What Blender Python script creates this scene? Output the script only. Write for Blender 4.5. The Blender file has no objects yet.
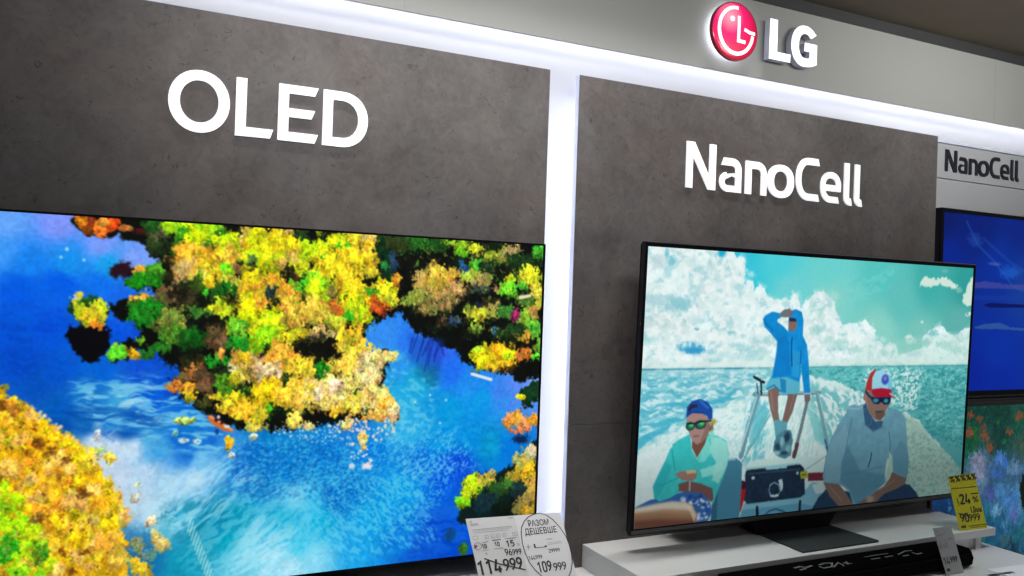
import bpy, bmesh, math, json
import numpy as np
from mathutils import Vector, Matrix

scene = bpy.context.scene
COL = scene.collection
PI = math.pi

LED_STR = 13.5
HALO_STR = 6.0
SCREEN_STR = 1.0
WORLD = 0.20
QUALITY = True


# ------------------------------------------------------------------ materials
def new_mat(name):
    m = bpy.data.materials.new(name)
    m.use_nodes = True
    nt = m.node_tree
    b = nt.nodes['Principled BSDF']
    return m, nt, b

def plain(name, col, rough=0.5, metal=0.0, spec=0.5, emit=None, estr=0.0, coat=0.0, noise=0.0, nscale=40.0, bump=0.0):
    m, nt, b = new_mat(name)
    b.inputs['Base Color'].default_value = (*col, 1)
    b.inputs['Roughness'].default_value = rough
    b.inputs['Metallic'].default_value = metal
    b.inputs['Specular IOR Level'].default_value = spec
    b.inputs['Coat Weight'].default_value = coat
    if emit is not None:
        b.inputs['Emission Color'].default_value = (*emit, 1)
        b.inputs['Emission Strength'].default_value = estr
    if noise > 0 or bump > 0:
        tc = nt.nodes.new('ShaderNodeTexCoord')
        n = nt.nodes.new('ShaderNodeTexNoise')
        n.inputs['Scale'].default_value = nscale
        n.inputs['Detail'].default_value = 5
        nt.links.new(tc.outputs['Object'], n.inputs['Vector'])
        if noise > 0:
            r = nt.nodes.new('ShaderNodeValToRGB')
            r.color_ramp.elements[0].position = 0.3
            r.color_ramp.elements[1].position = 0.7
            r.color_ramp.elements[0].color = (*[c * (1 - noise) for c in col], 1)
            r.color_ramp.elements[1].color = (*[min(1, c * (1 + noise)) for c in col], 1)
            nt.links.new(n.outputs['Fac'], r.inputs['Fac'])
            nt.links.new(r.outputs['Color'], b.inputs['Base Color'])
        if bump > 0:
            bp = nt.nodes.new('ShaderNodeBump')
            bp.inputs['Strength'].default_value = bump
            bp.inputs['Distance'].default_value = 0.001
            nt.links.new(n.outputs['Fac'], bp.inputs['Height'])
            nt.links.new(bp.outputs['Normal'], b.inputs['Normal'])
    return m

def concrete(name, dark, light):
    m, nt, b = new_mat(name)
    L = nt.links
    tc = nt.nodes.new('ShaderNodeTexCoord')
    n1 = nt.nodes.new('ShaderNodeTexNoise'); n1.inputs['Scale'].default_value = 7; n1.inputs['Detail'].default_value = 8; n1.inputs['Roughness'].default_value = 0.62; n1.inputs['Distortion'].default_value = 0.6
    n2 = nt.nodes.new('ShaderNodeTexNoise'); n2.inputs['Scale'].default_value = 38; n2.inputs['Detail'].default_value = 6; n2.inputs['Distortion'].default_value = 1.2
    n3 = nt.nodes.new('ShaderNodeTexNoise'); n3.inputs['Scale'].default_value = 55; n3.inputs['Detail'].default_value = 2; n3.inputs['Distortion'].default_value = 2.0
    n4 = nt.nodes.new('ShaderNodeTexNoise'); n4.inputs['Scale'].default_value = 4; n4.inputs['Detail'].default_value = 3
    for n in (n1, n2, n3, n4): L.new(tc.outputs['Object'], n.inputs['Vector'])
    mx = nt.nodes.new('ShaderNodeMix'); mx.data_type = 'FLOAT'; mx.inputs[0].default_value = 0.35
    L.new(n1.outputs['Fac'], mx.inputs[2]); L.new(n2.outputs['Fac'], mx.inputs[3])
    r = nt.nodes.new('ShaderNodeValToRGB')
    r.color_ramp.elements[0].position = 0.33; r.color_ramp.elements[0].color = (*dark, 1)
    r.color_ramp.elements[1].position = 0.66; r.color_ramp.elements[1].color = (*light, 1)
    L.new(mx.outputs[0], r.inputs['Fac'])
    # slightly warmer patches
    r4 = nt.nodes.new('ShaderNodeValToRGB')
    r4.color_ramp.elements[0].position = 0.4; r4.color_ramp.elements[0].color = (1.0, 1.0, 1.0, 1)
    r4.color_ramp.elements[1].position = 0.65; r4.color_ramp.elements[1].color = (1.05, 0.97, 0.94, 1)
    L.new(n4.outputs['Fac'], r4.inputs['Fac'])
    mu = nt.nodes.new('ShaderNodeMix'); mu.data_type = 'RGBA'; mu.blend_type = 'MULTIPLY'; mu.inputs[0].default_value = 1
    L.new(r.outputs['Color'], mu.inputs[6]); L.new(r4.outputs['Color'], mu.inputs[7])
    # small dark pits
    r3 = nt.nodes.new('ShaderNodeValToRGB')
    r3.color_ramp.elements[0].position = 0.27; r3.color_ramp.elements[0].color = (0.60, 0.60, 0.60, 1)
    r3.color_ramp.elements[1].position = 0.36; r3.color_ramp.elements[1].color = (1, 1, 1, 1)
    L.new(n3.outputs['Fac'], r3.inputs['Fac'])
    mu2 = nt.nodes.new('ShaderNodeMix'); mu2.data_type = 'RGBA'; mu2.blend_type = 'MULTIPLY'; mu2.inputs[0].default_value = 1
    L.new(mu.outputs[2], mu2.inputs[6]); L.new(r3.outputs['Color'], mu2.inputs[7])
    L.new(mu2.outputs[2], b.inputs['Base Color'])
    b.inputs['Roughness'].default_value = 0.5
    b.inputs['Specular IOR Level'].default_value = 0.25
    return m

M = {}
M['concrete'] = concrete('stone_laminate', (0.080, 0.074, 0.073), (0.148, 0.139, 0.137))
M['wall_white'] = plain('white_wall_paint', (0.42, 0.425, 0.445), 0.6, noise=0.01, nscale=3)
M['fascia'] = plain('grey_fascia_panel', (0.315, 0.322, 0.308), 0.45, noise=0.03, nscale=2.5)
M['board'] = plain('pale_grey_board', (0.40, 0.41, 0.43), 0.5, noise=0.02, nscale=4)
M['side_white'] = plain('lavender_white_edge', (0.62, 0.65, 0.78), 0.5, noise=0.01, nscale=9)
M['seam'] = plain('dark_joint', (0.12, 0.12, 0.12), 0.8)
M['seam_grey'] = plain('grey_joint', (0.30, 0.30, 0.29), 0.8)
M['trim_black'] = plain('charcoal_trim', (0.032, 0.034, 0.035), 0.5, noise=0.05, nscale=8)
M['ceiling'] = plain('brown_ceiling_paint', (0.165, 0.132, 0.090), 0.8, noise=0.12, nscale=2.0)
M['floor'] = plain('grey_floor_tile', (0.22, 0.22, 0.22), 0.4, noise=0.1, nscale=3)
M['shelf'] = plain('white_shelf_laminate', (0.60, 0.60, 0.59), 0.38, noise=0.02, nscale=5)
M['led'] = plain('led_strip_glow', (0.9, 0.9, 0.95), 0.5, emit=(0.88, 0.90, 1.0), estr=LED_STR)
M['led_side'] = plain('side_light_glow', (0.9, 0.9, 0.95), 0.5, emit=(0.86, 0.90, 1.0), estr=LED_STR * 1.3)
M['halo'] = plain('halo_glow', (0.9, 0.9, 0.95), 0.5, emit=(0.90, 0.93, 1.0), estr=HALO_STR)
M['letter'] = plain('white_lit_lettering', (0.85, 0.85, 0.87), 0.4, emit=(0.97, 0.97, 1.0), estr=0.55)
M['logo_front'] = plain('white_lit_acrylic', (0.9, 0.9, 0.92), 0.3, emit=(0.98, 0.98, 1.0), estr=0.85)
M['logo_side'] = plain('brushed_metal_return', (0.56, 0.58, 0.70), 0.4, metal=0.25)
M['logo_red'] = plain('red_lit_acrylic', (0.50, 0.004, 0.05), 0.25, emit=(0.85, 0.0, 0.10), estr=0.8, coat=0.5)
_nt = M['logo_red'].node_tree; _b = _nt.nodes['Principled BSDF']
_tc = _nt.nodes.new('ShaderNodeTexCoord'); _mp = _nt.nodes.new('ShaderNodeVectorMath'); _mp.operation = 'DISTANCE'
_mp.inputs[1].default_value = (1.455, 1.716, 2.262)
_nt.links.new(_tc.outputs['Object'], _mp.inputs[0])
_rp = _nt.nodes.new('ShaderNodeValToRGB'); _rp.color_ramp.elements[0].position = 0.0; _rp.color_ramp.elements[0].color = (1.0, 0.55, 0.66, 1)  # pink hot spot: reflected light painted into the disc's emission colour
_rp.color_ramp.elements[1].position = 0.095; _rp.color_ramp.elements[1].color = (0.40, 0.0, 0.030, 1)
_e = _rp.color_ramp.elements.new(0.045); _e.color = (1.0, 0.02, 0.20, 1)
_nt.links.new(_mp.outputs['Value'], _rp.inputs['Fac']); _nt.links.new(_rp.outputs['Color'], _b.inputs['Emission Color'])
M['logo_line'] = plain('white_logo_line', (0.9, 0.85, 0.87), 0.3, emit=(1.0, 0.92, 0.95), estr=0.7)
M['logo_rim'] = plain('dark_red_rim', (0.30, 0.01, 0.03), 0.3, metal=0.4)
M['letter_black'] = plain('black_lettering', (0.012, 0.014, 0.022), 0.35)
M['bezel'] = plain('black_bezel', (0.003, 0.003, 0.004), 0.45, spec=0.12)
M['tv_side'] = plain('dark_metal_edge', (0.010, 0.010, 0.014), 0.4, spec=0.2)
M['tv_edge'] = plain('edge_highlight_steel', (0.30, 0.30, 0.31), 0.35, metal=0.9)
M['tv_chin'] = plain('graphite_chin', (0.085, 0.085, 0.085), 0.42, metal=0.5)
M['tv_back'] = plain('black_plastic_back', (0.004, 0.004, 0.004), 0.6, spec=0.1)
M['stand'] = plain('graphite_stand', (0.030, 0.032, 0.031), 0.45, spec=0.3)
M['bronze'] = plain('dark_bronze_frame', (0.05, 0.042, 0.034), 0.4, metal=0.4, noise=0.2, nscale=60)
M['soundbar'] = plain('matt_black_plastic', (0.003, 0.003, 0.003), 0.8, spec=0.0)
M['grille'] = plain('black_cloth_grille', (0.003, 0.003, 0.003), 0.9, spec=0.05, noise=0.3, nscale=600, bump=0.4)
M['print_grey'] = plain('grey_print', (0.13, 0.13, 0.13), 0.6)
M['paper'] = plain('white_tag_paper', (0.66, 0.66, 0.66), 0.55, noise=0.015, nscale=30)
M['paper_b'] = plain('bright_tag_paper', (0.74, 0.74, 0.76), 0.55, noise=0.015, nscale=30)
M['paper_grey'] = plain('grey_tag_paper', (0.33, 0.33, 0.33), 0.6, noise=0.03, nscale=60)
M['paper_yellow'] = plain('yellow_tag_paper', (0.52, 0.48, 0.010), 0.55, noise=0.03, nscale=40)
M['ink'] = plain('black_ink', (0.025, 0.025, 0.025), 0.6)
M['ink_grey'] = plain('grey_ink', (0.22, 0.22, 0.23), 0.6)
M['ink_olive'] = plain('olive_ink', (0.09, 0.075, 0.008), 0.6)
M['ink_red'] = plain('dark_red_ink', (0.16, 0.05, 0.04), 0.6)

def screen_mat(name):
    m, nt, b = new_mat(name)
    a = nt.nodes.new('ShaderNodeAttribute'); a.attribute_name = 'picture'
    b.inputs['Base Color'].default_value = (0.004, 0.004, 0.004, 1)
    b.inputs['Roughness'].default_value = 0.25
    b.inputs['Specular IOR Level'].default_value = 0.08
    nt.links.new(a.outputs['Color'], b.inputs['Emission Color'])
    b.inputs['Emission Strength'].default_value = SCREEN_STR
    return m

# ------------------------------------------------------------------ mesh builder
class MB:
    def __init__(s):
        s.v = []; s.f = []
    def add(s, vs, fs):
        o = len(s.v)
        s.v += [tuple(v) for v in vs]
        s.f += [tuple(i + o for i in f) for f in fs]
        return s
    def box(s, x0, x1, y0, y1, z0, z1):
        return s.add([(x0,y0,z0),(x1,y0,z0),(x1,y1,z0),(x0,y1,z0),(x0,y0,z1),(x1,y0,z1),(x1,y1,z1),(x0,y1,z1)],
                     [(0,1,5,4),(1,2,6,5),(2,3,7,6),(3,0,4,7),(4,5,6,7),(3,2,1,0)])
    def prism(s, poly, y0, y1):          # poly of (x, z), front face at y0
        n = len(poly)
        vs = [(x, y0, z) for x, z in poly] + [(x, y1, z) for x, z in poly]
        fs = [tuple(range(n)), tuple(reversed(range(n, 2 * n)))]
        fs += [(i, i + n, (i + 1) % n + n, (i + 1) % n) for i in range(n)]
        return s.add(vs, fs)
    def prism_z(s, poly, z0, z1):        # poly of (x, y)
        n = len(poly)
        vs = [(x, y, z0) for x, y in poly] + [(x, y, z1) for x, y in poly]
        fs = [tuple(reversed(range(n))), tuple(range(n, 2 * n))]
        fs += [(i, (i + 1) % n, (i + 1) % n + n, i + n) for i in range(n)]
        return s.add(vs, fs)
    def strip(s, A, B, y0, y1, closed):  # band between two outlines of (x, z)
        n = len(A)
        vs = [(x, y0, z) for x, z in A] + [(x, y0, z) for x, z in B] + [(x, y1, z) for x, z in A] + [(x, y1, z) for x, z in B]
        fs = []
        for i in range(n if closed else n - 1):
            j = (i + 1) % n
            fs += [(i, j, n + j, n + i), (2*n + i, 3*n + i, 3*n + j, 2*n + j), (i, 2*n + i, 2*n + j, j), (n + i, n + j, 3*n + j, 3*n + i)]
        if not closed:
            fs += [(0, n, 3*n, 2*n), (n - 1, 3*n - 1, 4*n - 1, 2*n - 1)]
        return s.add(vs, fs)
    def ribbon(s, path, w, y0, y1, shear0=0, shear1=0):
        P = []
        for p in path:
            if not P or (Vector(p) - P[-1]).length > 1e-6 * max(1.0, abs(p[0]) + abs(p[1])): P.append(Vector(p))
        n = len(P); L = []; R = []
        for i in range(n):
            if i == 0: d = (P[1] - P[0]).normalized(); k = 1
            elif i == n - 1: d = (P[-1] - P[-2]).normalized(); k = 1
            else:
                a = (P[i] - P[i-1]).normalized(); b = (P[i+1] - P[i]).normalized()
                d = (a + b).normalized(); k = 1 / max(0.5, d.dot(a))
            nn = Vector((-d.y, d.x)) * (w / 2 * k)
            sh = shear0 if i == 0 else (shear1 if i == n - 1 else 0)
            L.append(tuple(P[i] + nn + d * sh)); R.append(tuple(P[i] - nn - d * sh))
        return s.strip(L, R, y0, y1, False)
    def xf(s, fn):
        s.v = [tuple(fn(Vector(v))) for v in s.v]; return s
    def build(s, name, mat, parent=None, bevel=0.0, smooth=False):
        me = bpy.data.meshes.new(name)
        me.from_pydata([tuple(v) for v in s.v], [], s.f)
        bm = bmesh.new(); bm.from_mesh(me)
        bmesh.ops.recalc_face_normals(bm, faces=bm.faces)
        bm.to_mesh(me); bm.free()
        me.materials.append(M[mat])
        if smooth:
            for p in me.polygons: p.use_smooth = True
        o = bpy.data.objects.new(name, me)
        COL.objects.link(o)
        if parent is not None:
            o.parent = parent
            o.matrix_parent_inverse = Matrix.Translation(-parent.location)
        if bevel > 0:
            b = o.modifiers.new('bevel', 'BEVEL'); b.width = bevel; b.segments = 2; b.limit_method = 'ANGLE'
        return o

def root(name, loc, label, cat, group=None):
    o = bpy.data.objects.new(name, None); COL.objects.link(o)
    o.location = loc; o.empty_display_size = 0.05
    tag(o, label, cat, group)
    return o
def tag(o, label, cat, group=None):
    o['label'] = label; o['category'] = cat
    if group: o['group'] = group
    return o
def struct(o):
    o['kind'] = 'structure'; return o

def arc(cx, cz, rx, rz, a0, a1, n=14, e=2.0):
    out = []
    for i in range(n + 1):
        a = math.radians(a0 + (a1 - a0) * i / n); c, s_ = math.cos(a), math.sin(a)
        out.append((cx + rx * math.copysign(abs(c) ** (2 / e), c), cz + rz * math.copysign(abs(s_) ** (2 / e), s_)))
    return out

# ------------------------------------------------------------------ the setting
YP = 1.749            # front of the stone panels
YW = 1.83             # back wall
struct(MB().box(-1.6, 4.6, YW, YW + 0.12, 0, 2.72).build('wall_back', 'wall_white'))
struct(MB().box(-1.8, 4.8, -1.6, 2.2, -0.1, 0.0).build('floor', 'floor'))
struct(MB().box(-1.6, 4.6, -1.4, YW + 0.12, 2.3675, 2.45).build('ceiling', 'ceiling'))
# grey fascia above the bays, its joints and dark top trim
struct(MB().box(-1.6, 4.6, YP, YP + 0.006, 2.1231, 2.336).build('wall_fascia', 'fascia'))
for i, x in enumerate((0.5565, 2.6128)):
    struct(MB().box(x - 0.0008, x + 0.0008, YP - 0.0004, YP + 0.004, 2.1235, 2.3352).build('trim_%d' % (i + 3), 'seam_grey'))
struct(MB().box(-1.6, 4.6, YP - 0.004, YP + 0.018, 2.3352, 2.3675).build('trim_1', 'trim_black'))
struct(MB().box(-1.6, 4.6, YP + 0.006, YW, 2.1605, 2.175).build('trim_2', 'wall_white'))

# light strips
def led(x0, x1, y0, y1, z0, z1, label):
    o = MB().box(x0, x1, y0, y1, z0, z1).build('led_strip', 'led')
    return tag(o, label, 'light strip')
led(-1.5, 4.5, YP + 0.034, YP + 0.048, 2.152, 2.1603, 'long white light strip hidden under the grey fascia, washing the wall below it')

# stone laminate display panels
def panel(x0, x1, z1, label, gaps, leds):
    r = root('stone_panel', ((x0 + x1) / 2, YP + 0.011, 0), label, 'wall panel', 'stone-look wall panels')
    zs = [0.0] + gaps + [z1]
    mb = MB()
    for a, b in zip(zs[:-1], zs[1:]):
        mb.box(x0, x1, YP, YP + 0.003, a + (0.0008 if a != 0.0 else 0), b - (0.0008 if b != z1 else 0))
    mb.build('stone_facing', 'concrete', r)
    c = MB().box(x0, x1, YP + 0.0031, YP + 0.0222, 0.0, z1).build('backing_board', 'side_white', r)
    c['label'] = 'bluish white edge of the panel'
    for xa in leds:
        MB().box(xa - 0.005, xa + 0.005, YP + 0.0223, YP + 0.030, 0.85, 2.01).build('light_strip', 'led_side', r)
    return r
panel(-1.20, 0.9309, 2.0475, 'wide dark stone-look wall panel carrying the white OLED lettering', [1.1788], [0.900])
panel(1.0155, 2.3383, 2.0475, 'dark stone-look wall panel carrying the white NanoCell lettering', [1.1788], [1.062, 2.315])

# third bay: sign board, ledge, lower board
YB = 1.775
k = YB / 1.76
def zb(z, kk=k): return 1.5 + (z - 1.5) * kk
sb = root('sign_board', (3.3, YB + 0.01, zb(1.918)), 'pale grey sign board with ledge, right of the stone panels, behind the black lettering', 'sign board')
MB().box(2.345, 4.5, YB, YB + 0.018, zb(1.9185) + 0.001, zb(2.0345) - 0.0045).build('board', 'board', sb)
MB().box(2.341, 4.5, YB - 0.005, YB + 0.03, zb(2.0345) - 0.003, zb(2.0345) + 0.006).build('ledge', 'side_white', sb, bevel=0.001)
lb = tag(MB().box(2.345, 4.5, YB + 0.001, YB + 0.018, 0.0, zb(1.9185) - 0.002).build('back_board', 'board'), 'pale grey back board under the sign board, behind the blue-screen television', 'board')

# ------------------------------------------------------------------ lettering
def place(mb, x, z, sc, Y0, Y):
    """glyph units mm -> wall; x, z measured on the plane Y0, moved to Y"""
    q = Y / Y0
    def f(v):
        xx = (x + v.x * sc) / 1000.0 * q; zz = 1.5 + ((z + v.z * sc) / 1000.0 - 1.5) * q
        return Vector((xx, v.y, zz))
    return mb.xf(f)

def glyph_O(y0, y1):
    a = arc(135.6, 62.8, 58, 62.5, 0, 360, 64, 2.05)[:-1]; b = arc(135.6, 62.8, 36.4, 42.3, 0, 360, 64, 2.05)[:-1]
    return MB().strip(a, b, y0, y1, True)
def glyph_L(y0, y1):
    return MB().prism([(205.3,3),(275,4),(281,22.6),(226,22.4),(226,122),(205,122)], y0, y1)
def glyph_E(y0, y1):
    return MB().prism([(290,3.4),(367,3.4),(374,22.4),(311.5,22.4),(311.2,54),(359,54),(366,72.4),(311,72.4),(311,103.4),(365,103.4),(372,121.5),(290,121.5)], y0, y1)
def glyph_D(y0, y1):
    A = [(383,3)] + arc(424, 62.5, 57.3, 59.5, -90, 90, 30, 2.1) + [(383,122)]
    B = [(404,22.4)] + arc(424, 62.5, 36, 40.2, -90, 90, 30, 2.1) + [(404,102.6)]
    return MB().strip(A, B, y0, y1, True)
Y0L, Y1L = YP - 0.004, YP - 0.0002
g = root('sign_lettering', (0.28, YP - 0.002, 1.80), 'white OLED lettering on the left stone panel', 'lettering', 'wall lettering')
for fn in (glyph_O, glyph_L, glyph_E, glyph_D):
    place(fn(Y0L, Y1L), 0, 1800, 1, 1.746, 1.746).build('letter', 'letter', g, smooth=False)

def nano(y0, y1):
    H, V = 19, 22
    gl = []
    gl.append(MB().prism([(0,0),(21.5,0),(21.5,86),(74,0),(99,0),(99,123),(77,123),(77,37),(26,123),(0,123)], y0, y1))
    a = MB()
    a.ribbon([(123,82),(155,82)] + arc(158, 60, 20.5, 22, 90, 0, 8) + [(178.5,40),(178.5,0)], 20.5, y0, y1, shear0=4)
    a.ribbon([(178.5,45.5),(138,45.5)] + arc(141, 27, 19.5, 18.3, 90, 270, 14) + [(178.5,9)], 17.5, y0 + 0.0003, y1)
    gl.append(a)
    n = MB()
    n.prism([(203,0),(225,0),(225,91),(203,91)], y0, y1)
    n.ribbon([(205,81.5),(246,81.5)] + arc(248, 57, 22, 24.5, 90, 0, 10) + [(270,0)], 20.5, y0 + 0.0003, y1)
    gl.append(n)
    gl.append(MB().strip(arc(332.5,45.5,49.8,47,0,360,48,2.25)[:-1], arc(332.5,45.5,25.5,28.3,0,360,48,2.25)[:-1], y0, y1, True))
    gl.append(MB().ribbon([(477,113),(438,113)] + arc(438, 61.3, 38, 51.7, 90, 270, 26, 2.2) + [(478.5,9.5)], 20, y0, y1, shear0=-3.2, shear1=-3.2))
    gl.append(MB().ribbon([(500,43.5),(558,43.5),(558.5,50)] + arc(527, 50, 31.5, 31.5, 0, 180, 20, 2.2) + arc(527, 45, 31.5, 35.5, 180, 270, 12, 2.2) + [(558,9.5)], 18.5, y0, y1, shear1=-3.2))
    for dx in (0, 43):
        gl.append(MB().ribbon([(591+dx,123),(591+dx,24)] + arc(604+dx, 23, 13, 14, 180, 270, 8) + [(612+dx,8.6)], 21, y0, y1, shear1=-3))
    return gl
g = root('sign_lettering', (1.67, YP - 0.002, 1.797), 'white NanoCell lettering on the right stone panel', 'lettering', 'wall lettering')
for mb in nano(Y0L, Y1L):
    place(mb, 1347.5, 1797.3, 1, 1.746, 1.746).build('letter', 'letter', g)
g = root('sign_lettering', (2.60, YB - 0.006, 1.945), 'small black NanoCell lettering on the pale grey sign board', 'lettering', 'wall lettering')
for mb in nano(YB - 0.004, YB - 0.0002):
    place(mb, 2388.5, 1942, 0.575, 1.76, YB).build('letter', 'letter_black', g)

# ------------------------------------------------------------------ lit logo on the fascia
YF = 1.722
q = YF / 1.70
lg = root('lit_logo_sign', (1.62, YP - 0.01, 2.16), 'lit brand logo on the grey fascia, red disc with white L and G', 'logo sign')
def LGp(mb): return place(mb, 0, 0, 1, 1.70, YF)
cx, cz, R0 = 1457.0, 2218.0, 76.5
disc = MB()
NS, NR = 64, 8
vs = []; fs = []
for j in range(NR + 1):
    t = j / NR; r = R0 * math.sin(t * PI / 2) if j < NR else R0
    y = YF - 0.006 * math.cos(t * PI / 2)
    for i in range(NS):
        a = 2 * PI * i / NS
        vs.append((cx + r * math.cos(a), y, cz + r * math.sin(a)))
for j in range(NR):
    for i in range(NS):
        i2 = (i + 1) % NS
        fs.append((j*NS + i, j*NS + i2, (j+1)*NS + i2, (j+1)*NS + i))
disc.add(vs, fs)
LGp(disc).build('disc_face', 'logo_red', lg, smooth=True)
LGp(MB().strip(arc(cx,cz,R0+1.2,R0+1.2,0,360,64)[:-1], arc(cx,cz,R0-1.5,R0-1.5,0,360,64)[:-1], YF - 0.001, YF + 0.0095, True)).build('disc_rim', 'logo_rim', lg)
LGp(MB().prism(arc(cx,cz,R0-0.5,R0-0.5,0,360,64)[:-1], YF + 0.0070, YF + 0.0095)).build('disc_back', 'tv_back', lg)
LGp(MB().prism(arc(cx,cz,R0-9,R0-9,0,360,48)[:-1], YF + 0.0097, YF + 0.0110)).build('halo_light', 'halo', lg)
def line(pts, w, yo=0.0):
    mb = MB().ribbon([(cx + x, cz + z) for x, z in pts], w, 0, 1)
    def f(v):
        r = math.hypot(v.x - cx, v.z - cz) / R0
        y = YF - 0.006 * math.sqrt(max(0, 1 - min(1, r) ** 2))
        return Vector((v.x, y - 0.0012 + v.y * 0.003, v.z))
    return mb.xf(f)
ringpts = [(57 * math.cos(math.radians(a)) + 1, 61 * math.sin(math.radians(a)) + 1) for a in range(84, 357, 6)]
LGp(line(ringpts, 9.5)).build('logo_arc', 'logo_line', lg)
LGp(line([(66, 2), (48, 2.5), (28, 8)], 8.5)).build('logo_bar', 'logo_line', lg)
LGp(line([(9, 41), (8.5, 5), (8, -25), (32, -26)], 9)).build('logo_nose', 'logo_line', lg)
LGp(MB().prism(arc(cx-14, cz+30, 7.2, 7.2, 0, 360, 24)[:-1], YF - 0.0074, YF - 0.004)).build('logo_eye', 'logo_line', lg)
for nm, polys in (('letter', [[(1579,2165),(1655,2165),(1656.5,2187),(1607,2187),(1607,2275),(1580,2275)]]),):
    mb = MB(); mb2 = MB()
    for p in polys:
        mb.prism(p, YF, YF + 0.0008); mb2.prism(p, YF + 0.0009, YF + 0.021)
    o = LGp(mb2).build('letter', 'logo_side', lg)
    f = LGp(mb).build('letter_face', 'logo_front', o)
    f.matrix_parent_inverse = Matrix.Identity(4); f.location = (0, 0, 0)
def g_shape(y0, y1):
    mb = MB()
    outer = arc(1708.5, 2219.3, 50, 57.3, 38, 270, 40, 2.15); inner = arc(1710.5, 2219.8, 24.5, 34.5, 38, 270, 40, 2.15)
    outer[0] = (1752.5, 2257); inner[0] = (1733, 2243.5)
    outer += [(1732, 2164.5), (1755, 2173)]; inner += [(1720, 2186), (1728, 2189)]
    outer += [(1755, 2206)]; inner += [(1728, 2206)]
    outer += [(1755, 2229.5)]; inner += [(1728, 2229.5)]
    mb.strip(outer, inner, y0, y1, False)
    mb.prism([(1707.5,2206),(1728,2206),(1728,2229.5),(1708.5,2229.5)], y0 + 0.0002, y1)
    return mb
o = LGp(g_shape(YF + 0.0009, YF + 0.021)).build('letter', 'logo_side', lg)
f = LGp(g_shape(YF, YF + 0.0008)).build('letter_face', 'logo_front', o)
f.matrix_parent_inverse = Matrix.Identity(4)

# ------------------------------------------------------------------ shelves
ZS, ZR = 0.8225, 0.8797
sh = root('display_shelf', (0.6, 1.35, 0), 'long white display shelf counter running along under the televisions', 'shelf')
MB().box(-1.20, 2.289, 1.10, YP - 0.0005, ZS - 0.04, ZS).build('shelf_top', 'shelf', sh, bevel=0.0012)
MB().box(-1.18, 2.27, 1.14, YP - 0.01, 0.0, ZS - 0.0405).build('cabinet_body', 'shelf', sh)
def riser(x0, x1, xr, label, full_side):
    r = root('display_riser', ((x0 + x1) / 2, 1.6, ZS), label, 'riser', 'white riser shelves under the televisions')
    MB().box(x0, x1, 1.4815, YP - 0.0008, ZR - 0.022, ZR).build('riser_top', 'shelf', r, bevel=0.001)
    MB().box(x0 + (0 if full_side else 0.04), x0 + 0.022, 1.4818, YP - 0.001, ZS + 0.0015, ZR - 0.0221).build('side_panel', 'shelf', r)
    MB().box(xr - 0.022, xr, 1.492, YP - 0.001, ZS + 0.0003, ZR - 0.0221).build('side_panel', 'shelf', r)
    MB().box(x0 + 0.0225, xr - 0.0225, 1.500, 1.515, ZS + 0.0003, ZR - 0.0221).build('front_rail', 'shelf', r)
    return r
riser(1.067, 2.2757, 2.2285, 'white riser shelf holding the television with the boat picture', True)
riser(-0.62, 0.926, 0.90, 'white riser shelf under the large river-picture television, behind the big price tag', True)

# ------------------------------------------------------------------ screens
def screen_obj(name, parent, origin, w, h, up, nx, ny, paint, mat):
    """grid of emitting picture cells; origin = top-left corner, x to the right, up = unit vector of the screen's up axis"""
    u = np.linspace(0, 1, nx); v = np.linspace(0, 1, ny)
    U, V = np.meshgrid(u, v)
    O = np.array(origin); UP = np.array(up)
    P = O[None, None, :] + U[..., None] * np.array([w, 0, 0]) - V[..., None] * h * UP
    me = bpy.data.meshes.new(name)
    nv = nx * ny
    idx = np.arange(nv).reshape(ny, nx)
    F = np.stack([idx[:-1, :-1], idx[1:, :-1], idx[1:, 1:], idx[:-1, 1:]], -1).reshape(-1, 4)
    nf = len(F)
    me.vertices.add(nv); me.vertices.foreach_set('co', P.reshape(-1).astype(np.float32))
    me.loops.add(nf * 4); me.loops.foreach_set('vertex_index', F.reshape(-1).astype(np.int32))
    me.polygons.add(nf); me.polygons.foreach_set('loop_start', (np.arange(nf) * 4).astype(np.int32))
    me.polygons.foreach_set('loop_total', np.full(nf, 4, np.int32))
    me.update(calc_edges=True)
    rgb = np.clip(paint(U * w * 1000, V * h * 1000), 0, 1)       # sRGB picture values
    lin = np.where(rgb <= 0.04045, rgb / 12.92, ((rgb + 0.055) / 1.055) ** 2.4)
    at = me.color_attributes.new('picture', 'FLOAT_COLOR', 'POINT')
    at.data.foreach_set('color', np.concatenate([lin, np.ones((ny, nx, 1))], -1).reshape(-1).astype(np.float32))
    me.materials.append(mat)
    o = bpy.data.objects.new(name, me); COL.objects.link(o)
    o.parent = parent; o.matrix_parent_inverse = Matrix.Translation(-parent.location)
    return o

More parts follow.
